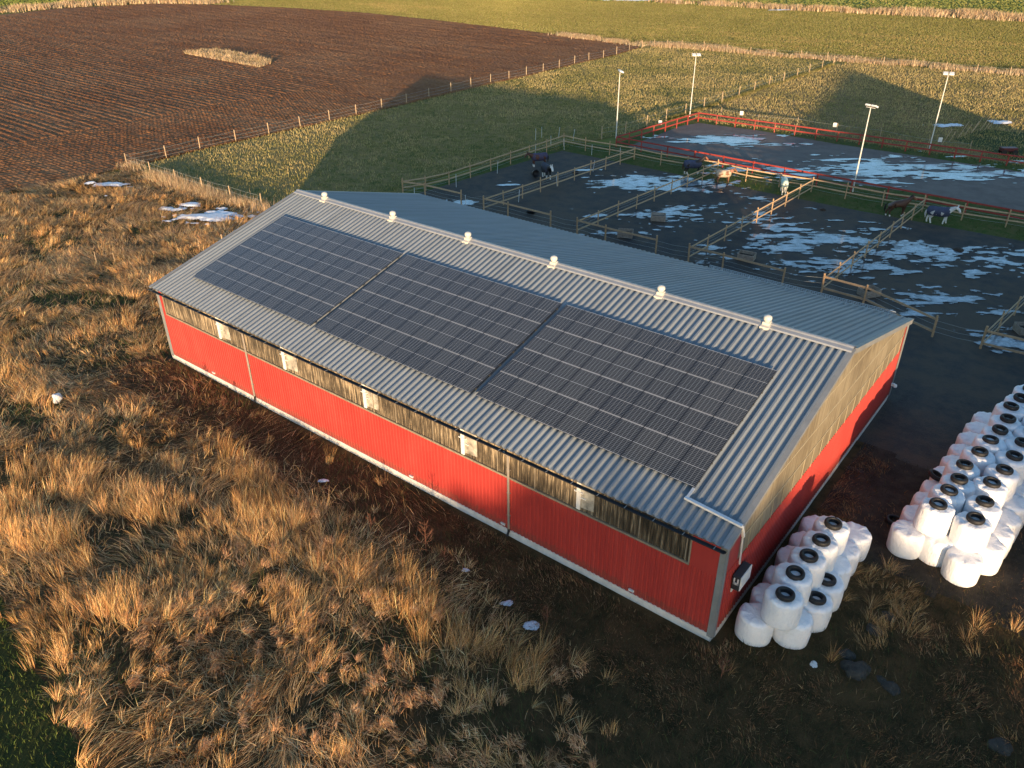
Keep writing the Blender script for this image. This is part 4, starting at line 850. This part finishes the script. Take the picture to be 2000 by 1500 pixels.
fence("arena_fence", "red board fence on the short left side of the arena", GR, lerp(nearA, farA, 7), 1.2, .055, m_redp, sq=True, tilt=.01, **RK)
fence("arena_fence", "red board fence on the far long side of the arena", GR, lerp(farA, ext(farA, farB, 1.5), 22), 1.2, .055, m_redp, sq=True, tilt=.01, **RK)
for px, lab in (("L", "white letter board on the red fence near the arena's left corner"),):
    pass
SG = [([(0.45,70.20)][0], "white square board on the far red fence, nearest its left corner"), ([(12.30,70.72)][0], "white square board on the far red fence behind the tall floodlight"), ([(24.28,70.53)][0], "white square board on the far red fence by the leaning poles"), ([(-5.28,59.15)][0], "white square board on the short red fence")]
for (x, y), lab in SG:
    t = thing("marker_board", lab, "sign", (x, y-.14, 1.12), 0, "white boards on the arena fence")
    mb = MB(); mb.box((0, 0, 0), (.42, .03, .5), Matrix.Rotation(.3, 3, 'Z')); mb.build("board", m_white, t); mb = MB(); mb.box((0, .05, -.1), (.06, .06, .5)); mb.build("bracket", m_redp, t)
fence("wire_fence", "thin post line just behind the far red arena fence", GF, [(-2.73,70.83),(2.91,69.85),(7.45,71.14),(12.50,70.87),(17.62,71.20),(23.27,69.76),(27.47,70.67)], 1.35, .04, m_old, wires=(1.1,), tilt=.08)
LP = [(24.09,72.72),(24.39,74.76),(24.74,77.68),(25.11,79.08),(25.44,81.29),(25.40,82.60),(26.02,83.24),(26.38,84.02),(26.61,84.88)]
for i, ((x, y), lab) in enumerate(zip(LP, ("nearest the arena fence", "second from the arena fence", "third from the arena fence", "fourth from the arena fence", "fifth from the arena fence", "standing in snow", "seventh from the arena fence", "eighth from the arena fence", "farthest from the arena fence"))):
    mb = MB(); r = random.Random(i); h = r.uniform(1.2, 2.0); mb.tube([(0, 0, -.1), (.45*h*.78, .45*h*.62, h)], .035, 7); o = mb.build("leaning_pole", m_old); o.location = (x, y, 0)
    tag(o, f"leaning pale pole by the small lawn, {lab}", "pole", "leaning poles by the small lawn")

# ---------------------------------------------------------------- floodlights
def floodlight(x, y, h, label, facing):
    t = thing("floodlight", label, "floodlight", (x, y, 0), facing, "floodlight masts round the arena")
    mb = MB(); mb.tube([(0, 0, 0), (0, 0, h*.5), (0, 0, h)], [.075, .06, .045], 10); mb.build("mast", m_mast, t)
    mb = MB(); mb.box((0, 0, h), (.06, .9, .06)); mb.build("crossbar", m_mast, t)
    for s in (-1, 1):
        mb = MB(); R = Matrix.Rotation(.35, 3, 'Y'); mb.box((.12, s*.30, h+.14), (.5, .50, .16), R); lamp = mb.build("lamp_head", m_lampc, t, bevel=.03)
        mb = MB(); mb.box((.09, s*.30, h+.055), (.42, .42, .012), R); mb.build("lens", m_black, lamp)
m_mast = M("pale_mast", (.62, .60, .54), .5, .06, 3); m_lampc = M("pale_lamp_housing", (.70, .70, .66), .5, .05, 3)
for q, h, lab, fc in (([(-7.83,52.94)][0], 7.5, "floodlight mast outside the left corner of the near arena fence", .75), ([(-6.27,68.95)][0], 7.6, "floodlight mast at the far left corner of the arena", -.85), ([(21.87,48.38)][0], 7.9, "floodlight mast with big pale lamps between paddocks and arena", 1.3), ([(23.38,70.42)][0], 8.0, "floodlight mast behind the far red fence near the small lawn", -1.3)):
    floodlight(q[0], q[1], h, lab, fc)

# ---------------------------------------------------------------- horses
def horse(label, x, y, rz, coat, mane, head='up', rug=None, rug2=None, sock=(.7, .68, .62), face=None, sc=1.0, step=0.0, seed=0, socks=.34):
    t = thing("horse", label, "horse", (x, y, .01), rz, "horses in the paddocks"); t.scale = (sc, sc, sc)
    V = [(-.62, 0, 1.20), (-.25, 0, 1.17), (.15, 0, 1.14), (.52, 0, 1.20)]; Rr = [.33, .36, .37, .33]; E = [(0, 1), (1, 2), (2, 3)]
    def ch(par, pts):
        for (p, r) in pts: V.append(p); Rr.append(r); E.append((par, len(V)-1)); par = len(V)-1
        return par
    if head == 'up': ch(3, [((.80, 0, 1.45), .24), ((1.00, .02, 1.64), .19), ((1.14, .03, 1.80), .15), ((1.32, .03, 1.68), .13), ((1.52, .03, 1.46), .095)]); mn = [(.62, 1.55), (.82, 1.66), (1.0, 1.84), (1.14, 1.93)]
    elif head == 'level': ch(3, [((.84, 0, 1.33), .24), ((1.06, .02, 1.46), .185), ((1.26, .03, 1.53), .15), ((1.44, .03, 1.38), .13), ((1.60, .03, 1.12), .095)]); mn = [(.62, 1.50), (.86, 1.55), (1.1, 1.64), (1.32, 1.67)]
    else: ch(3, [((.86, 0, 1.16), .23), ((1.10, .02, .96), .18), ((1.26, .03, .82), .15), ((1.36, .03, .58), .13), ((1.42, .03, .30), .095)]); mn = [(.66, 1.46), (.92, 1.32), (1.16, 1.12), (1.33, .92)]
    for s, dx in ((1, step), (-1, -step)):
        ch(3, [((.54, s*.15, 1.0), .19), ((.58+dx*.5, s*.16, .56), .092), ((.56+dx, s*.16, .16), .062), ((.60+dx, s*.16, .05), .075)])
        ch(0, [((-.60, s*.16, 1.0), .25), ((-.50-dx*.3, s*.16, .82), .18), ((-.74-dx*.6, s*.15, .52), .092), ((-.70-dx, s*.15, .17), .064), ((-.64-dx, s*.15, .05), .077)])
    me = bpy.data.meshes.new("body"); me.from_pydata(V, E, []); o = bpy.data.objects.new("body", me); COL.objects.link(o)
    md = o.modifiers.new("s", 'SKIN'); sk = me.skin_vertices[0].data
    for k, r in enumerate(Rr): sk[k].radius = (r, r*(.88 if k < 4 else .9)); sk[k].use_root = (k == 0)
    sb = o.modifiers.new("d", 'SUBSURF'); sb.levels = 2; sb.render_levels = 2
    dg = bpy.context.evaluated_depsgraph_get(); dg.update(); m2 = bpy.data.meshes.new_from_object(o.evaluated_get(dg)); bpy.data.objects.remove(o)
    m_, n_, N, L, b = newmat("coat"); v = tc(N, 'obj'); sx = N.new("ShaderNodeSeparateXYZ"); L.new(v, sx.inputs[0])
    f = noise(N, L, v, 3, 3); c = ramp(N, L, f, [(.3, tuple(a*.75 for a in coat)), (.7, coat)])
    low = math_(N, L, 'LESS_THAN', sx.outputs[2], socks); c = mix(N, L, low, c, sock)
    if face:
        fx = 1.2 if head != 'down' else 1.28
        fc = math_(N, L, 'GREATER_THAN', sx.outputs[0], fx); c = mix(N, L, fc, c, face)
    L.new(c, b.inputs["Base Color"]); b.inputs["Roughness"].default_value = .6
    body = link("body", m2, m_, t, True)
    hx, hz_ = mn[-1]; mb = MB()
    for s in (-1, 1): mb.tube([(hx-.02, s*.07, hz_-.07), (hx+.0, s*.085, hz_+.05), (hx+.03, s*.085, hz_+.13)], [.045, .04, .008], 6)
    mb.build("ear", m_, body)
    mm = M("mane_hair", mane, .7, .3, 8)
    mb = MB()
    for k in range(14):
        q = k/13*3; i = min(int(q), 2); u = q-i; px = mn[i][0]+(mn[i+1][0]-mn[i][0])*u; pz = mn[i][1]+(mn[i+1][1]-mn[i][1])*u
        mb.tube([(px, 0, pz-.03), (px-.03, .09, pz-.05), (px-.05, .15, pz-.26)], [.045, .05, .012], 6)
    mb.build("mane", mm, t)
    mb = MB(); mb.tube([(-.92, 0, 1.24), (-1.05, 0, 1.08), (-1.07, .01, .8), (-1.02, .02, .45)], [.05, .075, .085, .02], 8); mb.build("tail", mm, t)
    if rug:
        mr = M("rug_cloth", rug, .8, .15, 3); mb = MB(); secs = [(-1.02, .08, 1.30, 1.0), (-.95, .22, 1.44, .86), (-.86, .27, 1.50, .80), (-.6, .325, 1.535, .76), (-.2, .345, 1.50, .74), (.2, .345, 1.48, .72), (.5, .325, 1.53, .74), (.74, .28, 1.52, .82), (.84, .2, 1.40, .95)]
        vs = []; nn = 13
        for (sx_, w, zt, zb) in secs:
            for k in range(nn):
                a = PI*k/(nn-1); cy = math.cos(a); sz_ = math.sin(a); zz = 1.12+(zt-1.12)*sz_ if 0 < k < nn-1 else zb
                if k in (0, nn-1): cy *= .96
                vs.append((sx_, w*cy*(1.02 if 0 < k < nn-1 else 1), zz))
        fs = [(i*nn+k, i*nn+k+1, (i+1)*nn+k+1, (i+1)*nn+k) for i in range(len(secs)-1) for k in range(nn-1)]
        mb.add(vs, fs); ro = mb.build("rug", mr, t, True); so = ro.modifiers.new("t", 'SOLIDIFY'); so.thickness = .025
        if rug2:
            mb = MB(); pts = [(.72, 0, 1.36), (.92, 0, 1.5 if head != 'down' else 1.12)] if head != 'level' else [(.74, 0, 1.32), (1.02, 0, 1.42)]
            mb.tube(pts, [.265, .2], 14, False); mb.build("neck_cover", M("rug_trim", rug2, .8, .15, 3), t, True)
    return t
RT = math.radians(38.4); CAMW = math.radians(-51.6)
NAVY = (.055, .066, .115)
H = [(-7.71,37.10),(-4.45,34.03),(6.74,44.41),(10.55,43.63),(16.71,43.82),(27.26,43.31),(30.66,43.52)]
horse("brown horse with white blaze in dark purple rug, head low, by the pasture-side fence", H[0][0], H[0][1], RT+math.radians(195), (.10, .035, .018), (.02, .012, .01), 'level', (.075, .064, .115), face=None, sc=.98, seed=1)
horse("black horse with white face and black rug walking towards the barn beside the tub", H[1][0], H[1][1], CAMW+.35, (.015, .013, .013), (.6, .58, .54), 'level', (.036, .040, .062), face=(.72, .70, .66), step=.12, seed=2, socks=.5)
horse("chestnut horse in navy rug looking over the second dividing fence", H[2][0], H[2][1], RT+.05, (.02, .016, .014), (.05, .025, .015), 'up', NAVY, face=(.26, .09, .04), step=.1, seed=3)
horse("small pony in beige rug with red neck cover behind the third paddock", H[3][0], H[3][1], RT+.1, (.22, .10, .05), (.25, .16, .08), 'level', (.48, .38, .27), (.36, .16, .11), sc=.85, seed=4, sock=(.25, .12, .06))
horse("horse in pale mint rug seen from behind in the third paddock", H[4][0], H[4][1], RT+math.radians(78), (.45, .42, .36), (.6, .58, .5), 'down', (.52, .66, .56), sc=.97, seed=5, socks=.45)
horse("bare bay horse with raised head by the fourth dividing fence", H[5][0], H[5][1], RT-.05, (.085, .034, .016), (.012, .01, .01), 'up', None, face=(.22, .075, .03), step=.12, seed=6, socks=.22)
horse("grey headed horse in navy rug walking in the fifth paddock", H[6][0], H[6][1], RT-.35, (.60, .58, .54), (.6, .58, .55), 'level', NAVY, face=(.72, .70, .67), step=.14, seed=7, socks=.6)

# ---------------------------------------------------------------- crates, tubs, small things
m_crate = M("grey_crate_wood", (.36, .29, .22), .85, .25, 6)
m_crate_shade = M("crate_shade_fill", (.045, .032, .02), .95, .4, 9, .8, 20, .05)  # dark colour for the shade inside the crates
def crate(x, y, rz, label, w=1.25, d=.95, h=.52):
    t = thing("hay_crate", label, "crate", (x, y, .02), rz, "wooden hay crates in the paddocks")
    for (cx, cy, lx, ly) in ((0, -d/2, w, .03), (0, d/2, w, .03), (-w/2, 0, .03, d), (w/2, 0, .03, d)):
        mb = MB()
        for k in range(4): mb.box((cx, cy, .08+k*.13), (lx-.01 if lx > .1 else lx, ly-.07 if ly > .1 else ly, .108))
        mb.build("side_panel", m_crate, t)
    for sx in (-1, 1):
        for sy in (-1, 1):
            mb = MB(); mb.box((sx*(w/2-.06), sy*(d/2-.06), h/2), (.08, .08, h+.02)); mb.build("corner_post", m_crate, t)
    mb = MB(); mb.box((0, 0, .06), (w-.1, d-.1, .05)); mb.build("floor_board", m_black, t)
    mb = MB(); mb.box((0, 0, .20), (w-.12, d-.12, .2)); mb.build("hay", m_crate_shade, t, bevel=.04)  # dark box standing in for the shaded crate interior
for (px, lab, rz) in (([(10.99,29.65)][0], "grey slatted crate farthest back in the third paddock", .5), ([(10.86,24.31)][0], "grey slatted crate at the front fence of the third paddock", .45), ([(21.06,25.61)][0], "wooden crate beside a puddle in the fourth paddock", .15), ([(30.76,24.49)][0], "wooden crate behind the front fence of the fifth paddock", 1.0), ([(40.58,24.69)][0], "wooden crate in the sixth paddock at the photo's right edge", .6)):
    crate(px[0], px[1], rz, lab)
def tub(x, y, z, rot, label, r=.33, h=.5):
    t = thing("rubber_tub", label, "tub", (x, y, z), 0, "black rubber tubs in the paddocks"); t.rotation_euler = rot
    mb = MB(); mb.lathe([(0, 0), (r*.8, 0), (r*.85, .03), (r, h), (r+.03, h+.01), (r+.03, h-.03), (r-.02, h-.04), (r*.8, .05), (0, .05)], (0, 0, 0), 22); mb.build("shell", m_black, t, True)
    for s in (-1, 1):
        mb = MB(); mb.tube([(s*(r-.01), -.1, h-.08), (s*(r+.09), -.08, h-.1), (s*(r+.09), .08, h-.1), (s*(r-.01), .1, h-.08)], .018, 6); mb.build("handle", m_black, t)
q = [(-5.89,33.86)][0]; tub(q[0], q[1], .34, (math.radians(78), 0, math.radians(60)), "black tub lying tipped on its side beside the two horses", .36, .55)
q = [(0.96,24.27)][0]; tub(q[0], q[1], .02, (0, 0, 0), "low black tub standing in the second paddock", .42, .3)
m_dung = M("manure", (.055, .035, .022), .95, .3, 8, .8, 20, .05)
def lump(name, x, y, z, r, sq, seed, mat, label, cat, group=None):
    bm = bmesh.new(); bmesh.ops.create_icosphere(bm, subdivisions=3, radius=r); rg = random.Random(seed); s = rg.uniform(0, 50)
    from mathutils import noise as mn_
    for v in bm.verts:
        k = 1+.38*mn_.noise(v.co*1.9/r*.6+Vector((s, s, s)))+.12*mn_.noise(v.co*5/r*.6+Vector((s, 0, s))); v.co *= k; v.co.z *= sq
    me = bpy.data.meshes.new(name); bm.to_mesh(me); bm.free(); o = link(name, me, mat, None, False); o.location = (x, y, z); o.rotation_euler = (0, 0, rg.uniform(0, 6)); tag(o, label, cat, group)
for i, (q, r, lab) in enumerate((([(33.72,37.69)][0], .38, "brown dung heap amid slush in the fifth paddock"), ([(21.57,41.12)][0], .22, "small brown dung heap at the back of the fourth paddock"), ([(-3.23,37.55)][0], .35, "dark dung heap by the first dividing fence"))):
    lump("dung_heap", q[0], q[1], .05, r, .55, i, m_dung, lab, "dung heap")
m_rock = M("mossy_stone", (.05, .046, .038), .9, .35, 5, .7, 16, .03)
for i, (q, r, lab) in enumerate((([(40.68,-9.05)][0], .48, "largest dark stone right of the small bale stack"), ([(40.22,-8.48)][0], .27, "small reddish stone just above the largest stone"), ([(40.60,-6.75)][0], .30, "pale flat stone among grass right of the small bale stack"), ([(40.84,-5.65)][0], .26, "rounded stone below the lit orange grass"), ([(41.90,-9.01)][0], .3, "half buried stone right of the largest stone"), ([(45.39,-9.18)][0], .36, "dark stone in the bottom right corner"), ([(41.52,-8.90)][0], .2, "small stone touching the largest stone"))):
    lump("stone", q[0], q[1], .02, r, .5, 20+i, m_rock, lab, "stone", "stones right of the small bale stack")
q = [(-0.21,-17.83)][0]; lump("plastic_bag", q[0], q[1], .35, .30, .9, 60, m_white, "crumpled white plastic bag lying in the dead grass", "plastic bag")
q = [(39.40,-9.71)][0]; lump("plastic_scrap", q[0], q[1], .06, .14, .5, 61, m_white, "white plastic scrap below the small bale stack", "plastic scrap")
m_twig = M("russet_twig", (.16, .065, .035), .8, .25, 9)
def sapling(x, y, h, label, seed, n=15):
    rg = random.Random(seed); t = thing("bare_sapling", label, "sapling", (x, y, 0), 0, "bare saplings before the red wall")
    mb = MB(); mb.tube([(0, 0, -.1), (.02, .01, h*.5), (.05, .0, h)], [.022, .014, .004], 6); mb.build("trunk", m_twig, t)
    mb = MB()
    for k in range(n):
        z = h*(.22+.7*k/n); a = rg.uniform(0, 6.28); l = h*(.34*(1-.6*k/n)); d = Vector((math.cos(a), math.sin(a), 0))
        p = Vector((.03*z/h, 0, z)); q1 = p+d*l*.5+Vector((0, 0, l*.38)); q2 = p+d*l*.8+Vector((0, 0, l*.95)); mb.tube([p, q1, q2], [.009, .007, .003], 5)
        for e in range(2):
            b_ = rg.uniform(-1, 1); d2 = Vector((math.cos(a+b_), math.sin(a+b_), 0)); mb.tube([q1, q1+d2*l*.3+Vector((0, 0, l*.3))], [.006, .002], 4)
    mb.build("branches", m_twig, t)
for i, (px, h, lab) in enumerate((([(24.27,-13.98)][0], 1.75, "tallest bare sapling before the red wall"), ([(21.38,-14.44)][0], 1.0, "reddish twiggy sapling left of the tallest one"), ([(25.25,-13.88)][0], .8, "small bare sapling right of the tallest one"), ([(30.66,-14.03)][0], 1.0, "bare sapling right of the snow scraps"), ([(37.03,-12.27)][0], 1.2, "thin reddish sapling below the barn's near corner"), ([(4.90,-12.62)][0], 1.1, "red twiggy bush at the left end of the red wall"), ([(7.69,-12.51)][0], .9, "second red twiggy bush by the red wall"))):
    sapling(px[0], px[1], h, lab, i+3, 22 if 'bush' in lab else 15)
# stray short stakes in the dead grass
for i, (px, h, lab) in enumerate((([(-17.36,5.25)][0], 1.2, "thin stake standing at the edge of the largest snow patch"), ([(-16.86,4.34)][0], .8, "short stake left of the stake in the snow"), ([(-14.41,0.31)][0], 1.2, "thin stake just left of the barn roof edge"), ([(-18.08,-6.34)][0], 1.2, "leaning thin stake in the dead grass"), ([(-17.34,-5.24)][0], 1.0, "thin stake right of the leaning one in the dead grass"))):
    mb = MB(); mb.tube([(0, 0, -.1), (.06*(i % 3-1), .1*(i == 3), h)], .022, 6); o = mb.build("stake", m_old); o.location = (px[0], px[1], 0); tag(o, lab, "stake", "thin stakes in the dead grass")
q = [(30.91,73.00)][0]; t = thing("feed_cart", "dark red low cart behind the far red fence at the right", "cart", (q[0], q[1], 0), RT)
mb = MB(); mb.box((0, 0, .55), (1.7, .8, .4)); mb.build("body", M("dark_red_paint", (.10, .015, .018), .5, .2, 4), t, bevel=.05)
for sx in (-.6, .6):
    for sy in (-.42, .42):
        mb = MB(); mb.tube([(sx, sy-.05, .28), (sx, sy+.05, .28)], .28, 16); mb.build("wheel", m_tyre, t)
mb = MB(); mb.bar((-.85, 0, .5), (-1.4, 0, .9), .05, .05); mb.build("drawbar", m_black, t)

# ---------------------------------------------------------------- beyond the frame: unseen hall and trees shaped to throw the shadows
SV, CV = Vector((-.625, .78, 0)), Vector((.78, .625, 0))
def sc_(c, s, z): v = CV*c+SV*s; return (v.x, v.y, z)
hall = thing("shadow_hall", "large grey unseen hall, shaped to throw the second long shadow", "hall", (0, 0, 0))
mb = MB(); c0, c1, s0, s1, ze = 40.5, 79.0, -44, -20, 4.4  # unseen hall, its lopsided hip roof shaped for the far shadow
b4 = [sc_(c0, s0, 0), sc_(c1, s0, 0), sc_(c1, s1, 0), sc_(c0, s1, 0)]; t4 = [sc_(c0, s0, ze), sc_(c1, s0, ze), sc_(c1, s1, ze), sc_(c0, s1, ze)]
mb.add(b4+t4, [(0, 1, 5, 4), (1, 2, 6, 5), (2, 3, 7, 6), (3, 0, 4, 7)]); mb.build("wall", m_trim, hall)
mb = MB(); mb.add([(*p[:2], ze+.02) for p in t4]+[sc_(71.5, -32, 10.8), sc_(73.5, -32, 10.8)], [(0, 1, 5, 4), (1, 2, 5), (2, 3, 4, 5), (3, 0, 4)]); mb.build("roof", m_roof, hall)
def copse():
    rg = np.random.default_rng(5); xs, ys, zs, ln, an, t0, t1, w = [], [], [], [], [], [], [], []
    mb = MB()
    for c, s, h, dens in COPSE:
        b = Vector(sc_(c, s, 0)); mb.tube([b, b+Vector((0, 0, h*.5)), b+Vector((.3, 0, h*.92))], [.22, .14, .03], 6)
        n = int(dens*h*75); z = h*(.22+.78*rg.random(n)**.8); rr = h*.27*np.sqrt(np.clip(1-((z/h-.58)/.48)**2, .02, 1))*np.sqrt(rg.random(n)); a = rg.uniform(0, 6.28, n)
        for k in range(n):
            x, y = b.x+rr[k]*math.cos(a[k]), b.y+rr[k]*math.sin(a[k]); d = Vector((math.cos(a[k])*.5, math.sin(a[k])*.5, .7)).normalized(); l = rg.uniform(.7, 1.6)
            p = Vector((x, y, z[k])); mb.bar(p, p+d*l, .05, .05); mb.bar(p+d*l*.4, p+d*l*.4+Vector((rg.uniform(-.5, .5), rg.uniform(-.5, .5), .4)), .04, .04)
    o = mb.build("woodland", m_twig); o["kind"] = "stuff"; o["label"] = "unseen bare trees far off, some added to shade the yard"
COPSE = [(13.5, -165, 12.6, 1.2), (16.5, -168, 15.0, 2.2), (19.5, -164, 15.9, 2.6), (22, -170, 15.8, 2.4), (25, -166, 13.2, 2.0), (28.5, -165, 12.2, 2.0), (38.3, -168, 15.0, 2.6), (41.5, -166, 15.5, 2.6)]  # last two trees added only to shade the sunlit strip of yard
copse()
